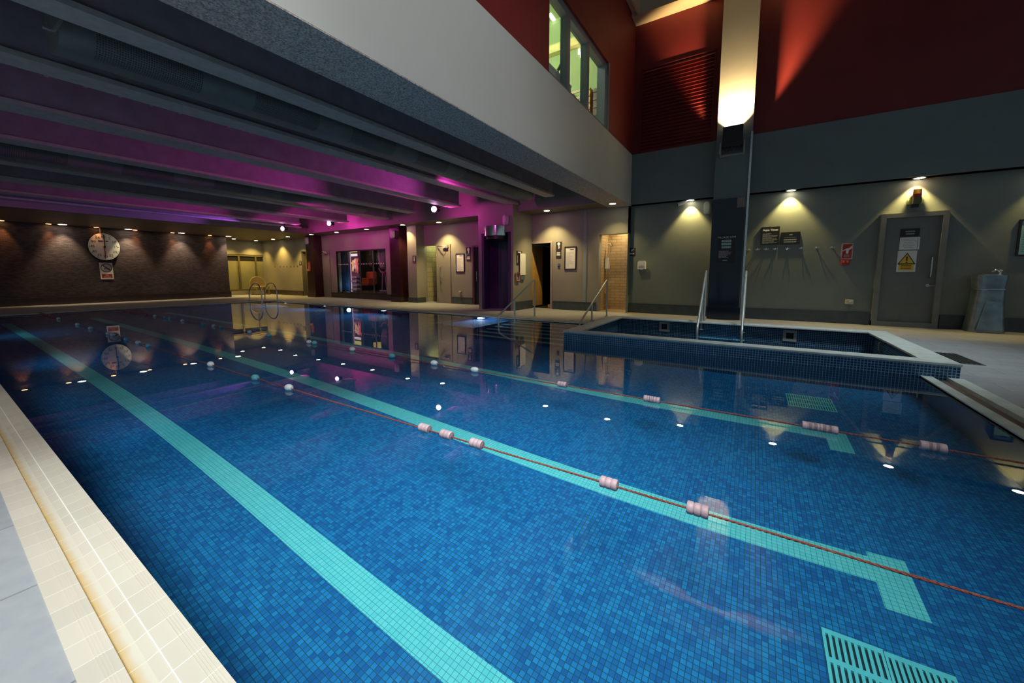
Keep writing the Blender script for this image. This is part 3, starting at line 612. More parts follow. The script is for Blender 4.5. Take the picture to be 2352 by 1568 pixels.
# ------------------------------------------------------------------ window of the upper green studio (window_2)
gy = [5.745, 6.61, 7.55, 8.52]
w2 = struct('window_2', [(FX-.2, FX-.06, wy0, wy1, wz1-.12, wz1), (FX-.2, FX+.0, wy0, wy1, ZR, ZR+.03)] + [(FX-.2, FX-.06, y-.06, y+.06, ZR, wz1-.1) for y in gy[1:3]] + [(FX-.2, FX-.02, 8.44, 8.56, ZR, wz1-.1), (FX-.2, FX+.0, 8.62, 8.70, ZR, wz1)], paint('blue_grey_frame', (0.17, 0.20, 0.26), .4, .08, 4))
for a, b_ in zip(gy, gy[1:]): boxes('pane', [(FX-.15, FX-.14, a+.05, b_-.05, ZR+.03, wz1-.12)], M_pane, w2)
struct('studio_wall', [(-9, FX-.24, 10.4, 10.5, ZR, 9.6), (-9.1, -9, 3, 10.5, ZR, 9.6), (-9, FX-.24, 2.9, 3, ZR, 9.6)], M_green)
struct('studio_ceiling', [(-9.1, FX-.2, 2.9, 10.5, 8.3, 8.4)], M_green)
struct('studio_floor', [(-9.1, FX-.6, 2.9, 10.5, ZR-.1, ZR)], M_beige)
zb_ = Z(1300, 112, 10.4)
struct('studio_beam', [(-9, FX-.26, 10.2, 10.4, zb_-.1, zb_+.12)], paint('pale_green_beam', (0.62, 0.62, 0.25), .7, .05, 3))
for k, (pa, pb, nn) in enumerate((((1266, 36), (1304, 88), 7), ((1330, 118), (1350, 148), 5))):
    for i in range(nn):
        t_ = i/(nn-1); p = atz(pa[0]+(pb[0]-pa[0])*t_, pa[1]+(pb[1]-pa[1])*t_, 8.3) if k == 0 else aty(pa[0]+(pb[0]-pa[0])*t_, pa[1]+(pb[1]-pa[1])*t_, 10.38)
        if k == 0: bb = (p.x-.05, p.x+.05, p.y-.11, p.y+.11, 8.275, 8.299)
        else: bb = (p.x-.025, p.x+.025, 10.375, 10.399, p.z-.07, p.z+.07)
        tag(boxes('studio_light', [bb], glow('studio_white', (1, 1, .85), 3)), 'small white light strip in the '+('upper' if k == 0 else 'lower')+' row inside the green studio', 'light', 'light strips in the '+('upper' if k == 0 else 'lower')+' row of the green studio')
lamp('studio_lamp', 'POINT', (-5.5, 7.6, 7.0), 420, (1, 1, .74), shadow_soft_size=.6)
q0, q1 = atx(1264, 146, -3.25), atx(1308, 206, -3.25)
o = thing('white_counter', 'cream ledge behind the left pane of the upper green window', 'ledge', (-3.35, 6.4, ZR))
boxes('top', [(-3.45, -3.25, 5.6, q1.y+.1, q0.z-.04, q0.z)], M_paper, o); boxes('front', [(-3.42, -3.26, 5.6, q1.y+.1, ZR, q0.z-.04)], M_paper, o)
def arm(pa, pb, xx, lab):
    a, b_ = atx(*pa, xx), atx(*pb, xx); o = thing('treadmill_arm', lab, 'treadmill arm', a)
    bm = B(); tube(bm, [a, b_], .035, 10); obj('bar', bm, M_black, o, smooth=True)
    bm = B(); tube(bm, [a, (a.x, a.y, ZR)], .03, 8); obj('post', bm, M_darksteel, o, smooth=True)
arm((1281, 162), (1300, 128), -3.9, 'dark slanted machine bar behind the left pane of the green window')
arm((1296, 178), (1306, 158), -3.8, 'short dark slanted machine bar low in the left pane of the green window')
arm((1334, 212), (1350, 184), -3.9, 'dark slanted machine bar behind the middle pane of the green window')
q0, q1 = aty(1318, 206, 10.2), aty(1351, 240, 10.2)
o = thing('slatted_rack', 'pale striped slats low in the middle pane of the green window', 'rack', ((q0.x+q1.x)/2, 10.4, ZR))
zt_ = aty(1334, 206, 10.2).z
boxes('slat', [(q0.x-.1, q1.x+.05, 10.17, 10.2, zt_-.06-.17*i, zt_-.17*i) for i in range(6)], M_beige, o); boxes('upright', [(q0.x-.1, q0.x-.05, 10.2, 10.38, ZR, zt_), (q1.x, q1.x+.05, 10.2, 10.38, ZR, zt_)], M_wood, o)
q0, q1 = aty(1363, 200, 10.15), aty(1392, 255, 10.15); zt_ = aty(1376, 200, 10.15).z
o = thing('brown_cabinet', 'brown panelled unit low behind the right pane of the green window', 'cabinet', ((q0.x+q1.x)/2, 10.3, ZR))
boxes('body', [(q0.x, q1.x, 10.15, 10.39, ZR, zt_)], paint('brown_unit', (0.16, 0.09, 0.07), .6, .2, 8), o); boxes('rail', [(q0.x, q1.x, 10.13, 10.15, zt_-.1-.2*i, zt_-.06-.2*i) for i in range(4)], M_black, o)
# ------------------------------------------------------------------ red louvre in the tall wall
lx0, lx1, lz0, lz1 = X(1472, YU, 250), X(1639, YU, 250), Z(1550, 340, YU)+.01, Z(1555, 138, YU)
lv = thing('louvre_grille', 'large red louvred grille in the red wall left of the lit column', 'louvre', ((lx0+lx1)/2, YU+.02, lz0))
boxes('frame', [(lx0, lx1, YU-.01, YU+.02, lz0, lz0+.03), (lx0, lx1, YU-.01, YU+.02, lz1-.03, lz1), (lx0, lx0+.03, YU-.01, YU+.02, lz0, lz1), (lx1-.03, lx1, YU-.01, YU+.02, lz0, lz1)], M_red, lv)
bm = B(); n = 24; st = (lz1-lz0-.06)/n
for i in range(n):
    z = lz0+.03+i*st; quad(bm, (lx0+.03, YU-.03, z), (lx1-.03, YU-.03, z), (lx1-.03, YU+.015, z+st*.85), (lx0+.03, YU+.015, z+st*.85)); quad(bm, (lx0+.03, YU-.03, z), (lx1-.03, YU-.03, z), (lx1-.03, YU-.03, z+.012), (lx0+.03, YU-.03, z+.012)); quad(bm, (lx0+.03, YU-.03, z+.012), (lx1-.03, YU-.03, z+.012), (lx1-.03, YU+.015, z+st*.85+.012), (lx0+.03, YU+.015, z+st*.85+.012))
obj('slats', bm, M_red, lv)
# floodlight on the lit column
fp = aty(1683, 315, LY-.22)
fl_ = thing('floodlight', 'black floodlight on the pale column, shining up the wall', 'floodlight', (fp.x, LY, fp.z))
h = .26; wd = .20
boxes('housing', [(fp.x-wd, fp.x+wd, LY-.30, LY-.16, fp.z-.22, fp.z+.24)], M_black, fl_, bevel=.02)
boxes('bracket', [(fp.x-wd-.05, fp.x-wd-.02, LY-.27, LY-.0, fp.z-.34, fp.z-.1), (fp.x+wd+.02, fp.x+wd+.05, LY-.27, LY-.0, fp.z-.34, fp.z-.1), (fp.x-wd-.05, fp.x+wd+.05, LY-.06, LY-.0, fp.z-.36, fp.z-.32)], M_grey, fl_)
boxes('cooling_rib', [(fp.x-.15+.075*i-.01, fp.x-.15+.075*i+.01, LY-.29, LY-.17, fp.z-.28, fp.z-.22) for i in range(5)], M_black, fl_)
boxes('lamp_face', [(fp.x-wd+.03, fp.x+wd-.03, LY-.28, LY-.18, fp.z+.24, fp.z+.246)], glow('flood_face', (1, .85, .6), 8), fl_)
lamp('flood_lamp', 'SPOT', (fp.x, LY-.20, fp.z+.30), 1200, (1, .70, .30), (fp.x, LY+1.3, fp.z+2.1), parent=fl_, spot_size=math.radians(98), spot_blend=.3, shadow_soft_size=.06)

# ------------------------------------------------------------------ recessed downlights
def downlight(p, lab, r=.085, mat=M_lamp, en=40, col=(1, .74, .34), size=100, blend=.7, aim=(0, 0, -1), grp=None, cat='downlight', soft=.04):
    o = thing('downlight' if cat == 'downlight' else 'spot_lamp', lab, cat, (p.x, p.y, ZS), grp)
    bm = B(); n = 24
    for k in range(n):
        a, b_ = 2*PI*k/n, 2*PI*(k+1)/n
        for (r0, z0), (r1, z1) in (((r*1.3, ZS-.001), (r*1.3, ZS-.012)), ((r*1.3, ZS-.012), (r*1.0, ZS-.014)), ((r, ZS-.014), (r*.9, ZS-.004))):
            quad(bm, (p.x+r0*math.cos(a), p.y+r0*math.sin(a), z0), (p.x+r0*math.cos(b_), p.y+r0*math.sin(b_), z0), (p.x+r1*math.cos(b_), p.y+r1*math.sin(b_), z1), (p.x+r1*math.cos(a), p.y+r1*math.sin(a), z1))
    bmesh.ops.remove_doubles(bm, verts=bm.verts, dist=1e-5)
    obj('trim_ring', bm, M_grey, o, smooth=True)
    bm = B(); disc(bm, (p.x, p.y, ZS-.006), (0, 0, -1), r*.98, .007); obj('lens', bm, mat, o)
    if en: lamp('beam', 'SPOT', (p.x, p.y, ZS-.03), en, col, (p.x+aim[0], p.y+aim[1], ZS-.03+aim[2]), parent=o, spot_size=math.radians(size), spot_blend=blend, shadow_soft_size=soft)
    return o
G = 'round downlights in the low soffit'
WARM = (1, .76, .31)
for px, py, lab, en, kw in ((627, 549, 'round downlight in the far corner where yellow wall meets frosted glass', 230, {}),
        (661, 543, 'round downlight above the plain yellow wall, left of the first maroon pillar', 230, {}),
        (715, 538, 'round downlight directly above the first maroon pillar', 48, {}),
        (773, 533, 'round downlight above the left edge of the gym window', 48, {}),
        (842, 526, 'round downlight above the right half of the gym window', 48, {}),
        (925, 516, 'round downlight above the second maroon pillar', 130, {}),
        (1008, 510, 'round glaring downlight above the mauve door with the long handle', 260, {}),
        (1256, 483, 'round downlight above the open sauna doorway', 190, {}),
        (1407, 467, 'round downlight above the tan shower opening, under the fascia', 60, {})):
    q = atz(px, py, ZS); yy = min(q.y, (YA if px < 1100 else YB)-.2)
    downlight(Vector((q.x, yy, ZS)), lab, en=en, col=WARM, grp=G, aim=(0, -.12 if 700 < px < 860 else .12, -1)) if px > 670 else downlight(Vector((q.x, yy, ZS)), lab, en=en, col=(1, .64, .15), grp=G, aim=(0, .12, -1))
for px, lab in ((1587, 'downlight casting a yellow fan on the wall beside the camera left of the navy column'), (1817, 'downlight casting a yellow fan above the two black notice boards'), (2108, 'downlight casting a yellow fan above the door with warning signs'), (2440, 'downlight casting a yellow fan above the framed poster at the right edge')):
    xx = aty(px, 440, YC-.12).x
    downlight(Vector((xx, YC-.13, ZS)), lab, r=.08, en=135 if px < 2300 else 75, col=(1, .73, .25), size=86, blend=.55, aim=(0, .10, -1), grp='downlights washing the grey right wall', soft=.02)
for i, (px, py) in enumerate(((146, 514), (298, 525), (420, 534), (527, 542))):
    q = atz(px, py, ZS); lab = ('left of the pace clock', 'just right of the pace clock', 'third along the stone wall', 'at the right end of the stone wall')[i]
    downlight(Vector((FW_X+.30, q.y, ZS)), 'warm white downlight over the stone wall, '+lab, r=.11, en=150, col=(1, .76, .42), size=72, blend=.8, aim=(-.16, 0, -1), grp='white downlights over the stone wall')
for i, (px, py) in enumerate(((0, 507), (115, 512), (226, 520), (318, 526), (401, 533), (474, 541))):
    q = atz(px, py, ZS); lab = ('cut by the left edge of the photo', 'left of the leftmost white downlight', 'directly above the pace clock', 'right of the white light next to the clock', 'left of the third white downlight', 'alone near the right end')[i]
    downlight(Vector((FW_X+.14, q.y, ZS)), 'small amber spot over the stone wall, '+lab, r=.07, mat=M_lampo, en=48, col=(1, .36, .10), size=52, blend=.8, aim=(-.10, 0, -1), grp='amber spots over the stone wall')
for px, py, lab in ((537, 548, 'downlight inside the recess over the frosted partition, nearer the stone wall'), (588, 552, 'downlight inside the recess over the frosted partition, nearer the yellow wall')):
    q = atz(px, py, ZS); downlight(Vector((q.x, q.y, ZS)), lab, en=170, col=(1, .66, .15), grp='downlights over the frosted partition', aim=(-.2, 0, -1))
lamp('corridor_lamp', 'POINT', ((co0+co1)/2, YA+.55, coz+.1), 9, (.95, .95, .45), shadow_soft_size=.1)
lamp('shower_lamp', 'SPOT', ((sh0+sh1)/2+.15, YB+.55, 2.75), 75, (1, .80, .48), ((sh0+sh1)/2+.1, YB+.62, 0), spot_size=math.radians(130), spot_blend=.8, shadow_soft_size=.08)

# ------------------------------------------------------------------ magenta colour-wash lamps on the beams, then added bare magenta spots
def wash(px, py, bx_, lab, col):
    p = atx(px, py, bx_-.13); z = p.z
    o = thing('colour_wash_lamp', lab, 'stage light', (p.x, p.y, ZB))
    bm = B(); tube(bm, [(p.x, p.y+.02, z), (p.x, p.y+.2, z+.02)], .075, 18); obj('housing', bm, M_black, o, smooth=True)
    bm = B(); disc(bm, (p.x, p.y+.02, z), (.25, -1, -.05), .085, .02); obj('lens', bm, M_lampm, o)
    boxes('bracket', [(p.x-.01, p.x+.01, p.y+.08, p.y+.12, z+.06, ZB+.2), (p.x-.01, bx_+.042, p.y+.08, p.y+.12, ZB+.17, ZB+.2)], M_black, o)
    lamp('wash_back', 'SPOT', (p.x, p.y-.05, z), 520, col, (p.x-.75, p.y-4.2, z+.30), parent=o, spot_size=math.radians(46), spot_blend=.9, shadow_soft_size=.08)
    lamp('wash_wall', 'SPOT', (p.x, p.y+.25, z+.02), 48, (1, .05, .58), (p.x+.9, 11, z-.05), parent=o, spot_size=math.radians(160), spot_blend=.8, shadow_soft_size=.08)
wash(996, 480, -8.03, 'bright magenta lamp hanging by the nearest purple beam end', (1, .07, .66))
wash(755, 513, -14.0, 'bright magenta lamp, middle one of three at the beam ends', (1, .07, .66))
wash(648, 525, -16.1, 'bright violet lamp, farthest of three at the beam ends', (.5, .12, 1))
lamp('beam_fill', 'SPOT', (-6.55, 9.3, 3.3), 420, (1, .09, .72), (-7.7, 1.0, 3.75), spot_size=math.radians(50), spot_blend=.8, shadow_soft_size=.15)  # bare spot added to tint the beam webs magenta
for k_, x_ in enumerate((-10.7, -12.7, -14.8)):
    lamp('bulkhead_fill', 'SPOT', (x_, 5.6, 2.9), 210, (1, .05, .55), (x_-1.2, 10.6, 2.85), spot_size=math.radians(54), spot_blend=.9, shadow_soft_size=.12)  # fixtureless fill added for even magenta on bulkhead and gym wall
lamp('alcove_fill', 'SPOT', (-5.6, 6.2, 3.12), 75, (1, .07, .62), (-6.6, 9.8, 2.6), spot_size=math.radians(95), spot_blend=.8, shadow_soft_size=.15)  # extra magenta spot added without a fixture, for the column

# ------------------------------------------------------------------ underwater lights
for px, py, lab, en in ((1117, 735, 'white underwater light glowing beside the pool steps', 170), (905, 717, 'underwater light below the far edge, under the second maroon pillar', 70), (773, 706, 'underwater light below the far edge, under the gym window', 60), (700, 698, 'underwater light farthest along the far pool edge', 60)):
    q = atz(px, py, -.12)
    o = thing('underwater_light', lab, 'pool light', (q.x, PY1, -.2), 'underwater lights along the far edge')
    bm = B(); rl = .11 if en > 100 else .06; disc(bm, (q.x, PY1-.001, -.16), (0, -1, 0), rl*1.3, .03); obj('bezel', bm, M_chrome, o, smooth=True)
    bm = B(); disc(bm, (q.x, PY1-.03, -.16), (0, -1, 0), rl, .012); obj('lens', bm, M_lampu, o)
    lamp('glow', 'SPOT', (q.x, PY1-.08, -.16), en, (.55, .8, 1), (q.x+(1.6 if en > 100 else 0), PY1-1.4, -.45), parent=o, spot_size=math.radians(150), spot_blend=.8, shadow_soft_size=.08)

for x_ in (-4.5, -8.5, -12.5):
    lamp('near_wall_fill', 'SPOT', (x_, PY0+.06, -.14), 15, (.5, .85, 1), (x_, PY0+2.2, -.5), spot_size=math.radians(150), spot_blend=.8, shadow_soft_size=.12)  # unseen fill added under the near edge to light the far water
# ------------------------------------------------------------------ ducts
def duct(x1, x0, zb, zt_, y0, y1, lab, grilles):
    o = thing('air_duct', lab, 'duct', ((x0+x1)/2, (y0+y1)/2, ZC))
    bm = B(); r = .16; prof = [(x1, zt_), (x1, zb+r)]
    for k in range(1, 7): a = PI/2*k/6; prof.append((x1-r+r*math.cos(a), zb+r-r*math.sin(a)))
    for k in range(0, 7): a = PI/2*k/6; prof.append((x0+r-r*math.sin(a), zb+r-r*math.cos(a)))
    prof.append((x0, zt_))
    A = [bm.verts.new((a, y0, b_)) for a, b_ in prof]; Bv = [bm.verts.new((a, y1, b_)) for a, b_ in prof]
    for i in range(len(prof)): bm.faces.new((A[i], A[(i+1) % len(prof)], Bv[(i+1) % len(prof)], Bv[i]))
    bm.faces.new(A[::-1]); bm.faces.new(Bv); obj('casing', bm, M_duct, o, smooth=True)
    for y in (y0+.5, (y0+y1)/2, y1-.5): boxes('hanger', [(x0+.1, x1-.1, y-.02, y+.02, zt_, ZC)], M_black, o)
    sub = [(x1, zb+.34), (x1, zb+r)] + prof[2:8]
    for ya in grilles:
        bm = B(); t_ = .004
        P0 = [bm.verts.new((a+(t_ if a > x1-r else 0), ya, c-(t_ if c < zb+r else 0))) for a, c in sub]; P1 = [bm.verts.new((a+(t_ if a > x1-r else 0), ya+.78, c-(t_ if c < zb+r else 0))) for a, c in sub]
        for i in range(len(sub)-1): bm.faces.new((P0[i], P0[i+1], P1[i+1], P1[i]))
        obj('grille', bm, M_perf, o, smooth=True)
m, N, L, b = new_mat('perforated_metal'); uv = N.new('ShaderNodeUVMap'); vo = N.new('ShaderNodeTexVoronoi'); vo.inputs['Scale'].default_value = 55; vo.inputs['Randomness'].default_value = .15
cr = N.new('ShaderNodeValToRGB'); cr.color_ramp.elements[0].position = .30; cr.color_ramp.elements[1].position = .36; cr.color_ramp.elements[0].color = (.04, .042, .045, 1); cr.color_ramp.elements[1].color = (.15, .155, .155, 1)
L.new(uv.outputs['UV'], vo.inputs['Vector']); L.new(vo.outputs['Distance'], cr.inputs['Fac']); L.new(cr.outputs['Color'], b.inputs['Base Color']); b.inputs['Roughness'].default_value = .5; M_perf = m
duct(-5.02, -5.52, 3.06, 3.72, atx(140, 100, -5.02).y, 9.0, 'long rounded grey duct with perforated panels between the nearest beams', [1.05+1.28*i for i in range(6)])
duct(-10.6, -11.3, 3.10, 3.72, -2.5, 8.0, 'long dark duct with perforated panels beyond the fourth beam', [-.6+1.5*i for i in range(5)])
o = thing('pipe_hook', 'thin pale bent pipe hooked at the end of the nearest duct', 'pipe', (-5.1, .8, 3.5))
pq = [atx(*p, -5.0) for p in ((142, 44), (124, 72), (97, 62))]
bm = B(); tube(bm, rounded([pq[0]+Vector((0, 0, .25)), pq[0], pq[1], pq[2]], .03), .012, 8); obj('pipe', bm, M_grey, o, smooth=True)

# ------------------------------------------------------------------ signs
def rect(pl, pt, pr, pb, Y):
    a = aty(pl, (pt+pb)/2, Y); b_ = aty(pr, (pt+pb)/2, Y); t_ = aty((pl+pr)/2, pt, Y); u = aty((pl+pr)/2, pb, Y)
    return a.x, b_.x, u.z, t_.z
def sign(px, Y, lab, mat, name='wall_sign', cat='sign', th=.012, frame=None, fmat=M_black, group=None):
    x0, x1, z0, z1 = rect(*px, Y)
    o = thing(name, lab, cat, ((x0+x1)/2, Y, (z0+z1)/2), group)
    f = frame or 0
    boxes('board', [(x0+f, x1-f, Y-th, Y, z0+f, z1-f)], mat, o)
    if frame: boxes('frame', [(x0, x1, Y-th-.01, Y, z0, z0+f), (x0, x1, Y-th-.01, Y, z1-f, z1), (x0, x0+f, Y-th-.01, Y, z0+f, z1-f), (x1-f, x1, Y-th-.01, Y, z0+f, z1-f)], fmat, o)
    return o, x0, x1, z0, z1, Y-th
def lines(o, x0, x1, z0, z1, y, n, mat, fill=.45, seed=1, name='print', align='l', wmin=.45):
    rnd = random.Random(seed); bl = []; h = (z1-z0)/n
    for i in range(n):
        zc = z1-h*(i+.5); wl_ = (x1-x0)*rnd.uniform(wmin, 1.0); s = x0 if align == 'l' else (x0+x1-wl_)/2
        c = s
        while c < s+wl_-.001:
            ww = min(rnd.uniform(.10, .24)*(x1-x0), s+wl_-c); bl.append((c, c+ww*.88, y-.0012, y, zc-h*fill/2, zc+h*fill/2)); c += ww
    return boxes(name, bl, mat, o)
# black notice boards on the grey wall
o, x0, x1, z0, z1, y = sign((1748, 521, 1790, 562), YC, 'taller black notice board with a white heading, left of the pair', M_black, 'notice_board', th=.03)
lettering(o, 'Aqua Times', .062, ((x0+x1)/2, y-.001, z1-.075), '-y', M_signw, bold=.003)
lines(o, x0+.03, x1-.03, z0+.03, z1-.15, y, 10, M_greyink, seed=3)
o, x0, x1, z0, z1, y = sign((1793, 533, 1837, 561), YC, 'wider black notice board with white print, right of the pair', M_black, 'notice_board', th=.03)
h = z1-z0
lines(o, x0+.16, x1-.14, z1-.09, z1-.035, y, 1, M_greyink, seed=5, align='c', wmin=.9); lines(o, x0+.06, x1-.06, z0+.16, z1-.13, y, 2, M_greyink, seed=6, align='c', wmin=.8); lines(o, x0+.05, x1-.05, z0+.03, z0+.13, y, 2, M_greyink, seed=7, align='c', wmin=.9)
# print on the navy column panel
o, x0, x1, z0, z1, y = sign((1648, 540, 1688, 604), LY-.03, 'tall dark notice with pale blue lettering on the navy column', M_ink, 'column_notice', th=.006)
lettering(o, 'VILLAGE GYM', .062, ((x0+x1)/2, y-.001, z1-.05), '-y', M_signw)
M_cyan = paint('pale_cyan_print', (0.38, 0.55, 0.60), .6, .1, 4)
lines(o, x0+.06, x1-.06, z1-.32, z1-.10, y, 3, M_cyan, fill=.7, seed=8, align='c', wmin=.8); lines(o, x0+.03, x1-.04, z0+.12, z1-.36, y, 7, M_greyink, seed=9); lines(o, x0+.12, x1-.14, z0+.04, z0+.09, y, 1, M_teal, seed=10, align='c', wmin=.9)
# door signs
YD = YC-.032
o, x0, x1, z0, z1, y = sign((2068, 525, 2112, 543), YD, 'black sign at the top of the grey door', M_ink, 'door_sign')
lines(o, x0+.06, x1-.05, z0+.03, z1-.03, y, 2, M_greyink, seed=11, align='c', wmin=.7)
o, x0, x1, z0, z1, y = sign((2066, 545, 2112, 573), YD, 'white notice in the middle of the signs on the grey door', M_paper, 'door_sign')
lines(o, x0+.03, x1-.05, z0+.03, z1-.02, y, 6, M_greyink, fill=.3, seed=12, align='c', wmin=.6); boxes('side_bar', [(x1-.035, x1-.03, y-.001, y, z0+.02, z1-.02)], M_ink, o)
o, x0, x1, z0, z1, y = sign((2060, 575.5, 2104, 624), YD, 'white warning sign with a yellow triangle, lowest on the grey door', M_paper, 'warning_sign')
xm = (x0+x1)/2
def tri(nm, s, zc, yy, mat, par, xm):
    bm = B(); p = [(xm-s, yy, zc-s*.85), (xm+s, yy, zc-s*.85), (xm, yy, zc+s*.9)]; q = [(a, yy+.001, c) for a, _, c in p]
    quad(bm, *p); quad(bm, *q)
    for i in range(3): quad(bm, p[i], p[(i+1) % 3], q[(i+1) % 3], q[i])
    obj(nm, bm, mat, par)
zc = z0+(z1-z0)*.62
tri('triangle_border', .135, zc, y-.0012, M_ink, o, xm); tri('triangle', .108, zc-.004, y-.0026, M_signy, o, xm)
boxes('exclamation_mark', [(xm-.012, xm+.012, y-.004, y-.0025, zc-.045, zc+.045), (xm-.012, xm+.012, y-.004, y-.0025, zc-.085, zc-.062)], paint('brown_print', (0.12, 0.03, 0.01), .6, .1, 4), o)
boxes('caption_panel', [(x0+.03, x1-.03, y-.001, y, z0+.03, z0+.165)], M_signy, o)
lines(o, x0+.055, x1-.055, z0+.045, z0+.15, y-.001, 2, paint('orange_print', (0.40, 0.16, 0.01), .6, .1, 4), fill=.6, seed=13, align='c', wmin=.85)
# fire call point with its red sign
o, x0, x1, z0, z1, y = sign((1932, 558.5, 1959, 595), YC, 'red fire action sign with white hand symbol on the grey wall', M_signr, 'fire_sign', frame=.02, fmat=M_fpink, cat='sign')
bm = B(); xm = (x0+x1)/2; pts = [(-.08, -.01), (-.02, .035), (.03, .045), (.075, .10), (.09, .09), (.07, .03), (.03, .0), (.02, -.075), (-.015, -.075), (-.02, .005), (-.075, -.025)]
zz = z1-.15; f = bm.faces.new([bm.verts.new((xm+a, y-.002, zz+b_)) for a, b_ in pts]); obj('hand_symbol', bm, M_signw, o)
lines(o, xm-.07, xm+.07, z0+.04, zz-.09, y, 4, M_fpink, fill=.55, seed=14, align='c', wmin=.6)
o = thing('fire_call_point', 'small red call point box under the fire action sign', 'call point', (xm-.02, YC, z0-.06))
boxes('box', [(xm-.09, xm+.05, YC-.07, YC, z0-.13, z0-.012)], M_signr, o, bevel=.01); boxes('glass', [(xm-.07, xm-.035, YC-.074, YC-.07, z0-.075, z0-.03), (xm+.0, xm+.03, YC-.074, YC-.07, z0-.075, z0-.03)], paint('orange_glass', (0.7, 0.25, 0.08), .3, .1, 4), o)
# shower sign and dispenser
o, x0, x1, z0, z1, y = sign((1444, 569, 1459.5, 588), YC, 'small square black sign with white symbol right of the shower opening', M_ink, 'shower_sign')
bm = B(); disc(bm, ((x0+x1)/2, y, z1-.075), (0, -1, 0), .03, .001, 16); bx(bm, (x0+x1)/2+.02, (x0+x1)/2+.05, y-.001, y, z1-.06, z1-.03); obj('shower_symbol', bm, M_signw, o)
lines(o, x0+.03, x1-.03, z0+.045, z0+.095, y, 1, M_signw, fill=.8, seed=15, align='c', wmin=.9)
x0, x1, z0, z1 = rect(1464.5, 598.5, 1482, 618, YC-.1)
o = thing('soap_dispenser', 'white wall dispenser with rounded top between shower and navy column', 'dispenser', ((x0+x1)/2, YC, z0))
bm = B(); r = .06; A = []
for (a, b_) in [(x0, z0), (x1, z0), (x1, z1-r)]+[(x1-r+r*math.cos(PI/2*k/5), z1-r+r*math.sin(PI/2*k/5)) for k in range(1, 6)]+[(x0+r-r*math.sin(PI/2*k/5), z1-r+r*math.cos(PI/2*k/5)) for k in range(0, 6)]: A.append((a, b_))
va = [bm.verts.new((a, YC-.11, b_)) for a, b_ in A]; vb = [bm.verts.new((a, YC, b_)) for a, b_ in A]
bm.faces.new(va); bm.faces.new(vb[::-1])
for i in range(len(A)): bm.faces.new((va[i], va[(i+1) % len(A)], vb[(i+1) % len(A)], vb[i]))
obj('casing', bm, M_white, o); boxes('push_bar', [(x0+.03, x1-.03, YC-.118, YC-.11, z0+.05, z0+.08)], M_grey, o); boxes('level_window', [(x0+.04, x1-.05, YC-.113, YC-.11, z0+.1, z0+.115)], M_grey2, o); boxes('nozzle', [((x0+x1)/2-.03, (x0+x1)/2+.03, YC-.09, YC-.03, z0-.015, z0)], M_white, o)
# framed posters
def poster(px, Y, lab, seed, mat=M_paper, pm=M_greyink, n=16):
    o, x0, x1, z0, z1, y = sign(px, Y, lab, mat, 'framed_poster', 'poster', frame=.03)
    lines(o, x0+.06, x1-.06, z0+.07, z1-.16, y, n, pm, fill=.3, seed=seed, wmin=.3); lines(o, (x0+x1)/2-.02, x1-.07, z1-.12, z1-.06, y, 1, M_ink, seed=seed+1, wmin=.9, name='heading')
    return o
poster((1297, 566, 1324, 619), YB, 'framed white notice in black frame right of the sauna doorway', 20)
poster((1047.5, 582, 1067, 625), YA, 'framed pale notice in dark frame beside the black doorway', 22)
o = poster((2336.5, 503, 2392, 588), YC, 'framed teal poster cut by the right edge of the photo', 24, paint('pale_teal_card', (0.28, 0.52, 0.54), .5, .1, 6), M_teal, 10)
# small symbol signs
def symbol(px, Y, lab, kind, seed):
    o, x0, x1, z0, z1, y = sign(px, Y, lab, M_ink, 'symbol_sign'); xm = (x0+x1)/2; s = min(x1-x0, z1-z0)
    bm = B()
    if kind == 'person':
        disc(bm, (xm, y, z1-(z1-z0)*.22), (0, -1, 0), s*.14, .001, 14); bx(bm, xm-s*.13, xm+s*.13, y-.001, y, z0+(z1-z0)*.30, z0+(z1-z0)*.62); bx(bm, xm-s*.11, xm-s*.02, y-.001, y, z0+(z1-z0)*.10, z0+(z1-z0)*.3); bx(bm, xm+s*.02, xm+s*.11, y-.001, y, z0+(z1-z0)*.10, z0+(z1-z0)*.3)
    elif kind == 'steam':
        disc(bm, (xm, y, z1-s*.36), (0, -1, 0), s*.26, .001, 18); bx(bm, xm-s*.05, xm+s*.1, y-.001, y, z0+s*.1, z1-s*.6); bx(bm, xm+s*.1, xm+s*.2, y-.001, y, z0+s*.3, z0+s*.45)
    elif kind == 'ring':
        for k in range(20):
            a, b_ = 2*PI*k/20, 2*PI*(k+1)/20; zc = z1-(z1-z0)*.40; R0, R1 = s*.36, s*.28
            quad(bm, (xm+R0*math.cos(a), y-.001, zc+R0*math.sin(a)), (xm+R0*math.cos(b_), y-.001, zc+R0*math.sin(b_)), (xm+R1*math.cos(b_), y-.001, zc+R1*math.sin(b_)), (xm+R1*math.cos(a), y-.001, zc+R1*math.sin(a)))
        bx(bm, xm-s*.22, xm+s*.22, y-.001, y, zc-s*.09, zc+s*.09)
    if kind == 'text': bm.free(); lines(o, x0+s*.12, x1-s*.12, z0+(z1-z0)*.3, z1-(z1-z0)*.2, y, 2, M_signw, fill=.7, seed=seed, align='c', wmin=.9, name='lettering')
    else: obj('symbol', bm, M_signw, o)
    if kind == 'ring': lines(o, x0+s*.1, x1-s*.1, z0+.04, z0+(z1-z0)*.25, y, 2, M_signw, fill=.6, seed=seed, align='c', wmin=.8, name='lettering')
    return o
symbol((1277.5, 555, 1290, 573), YB, 'upper black sign with white steam symbol right of the sauna doorway', 'steam', 31)
symbol((1277.5, 575, 1289, 592.5), YB, 'lower black sign with white words right of the sauna doorway', 'text', 32)
symbol((1071, 568, 1081.5, 583.5), YA, 'upper black sign with white steam symbol left of the black doorway', 'steam', 33)
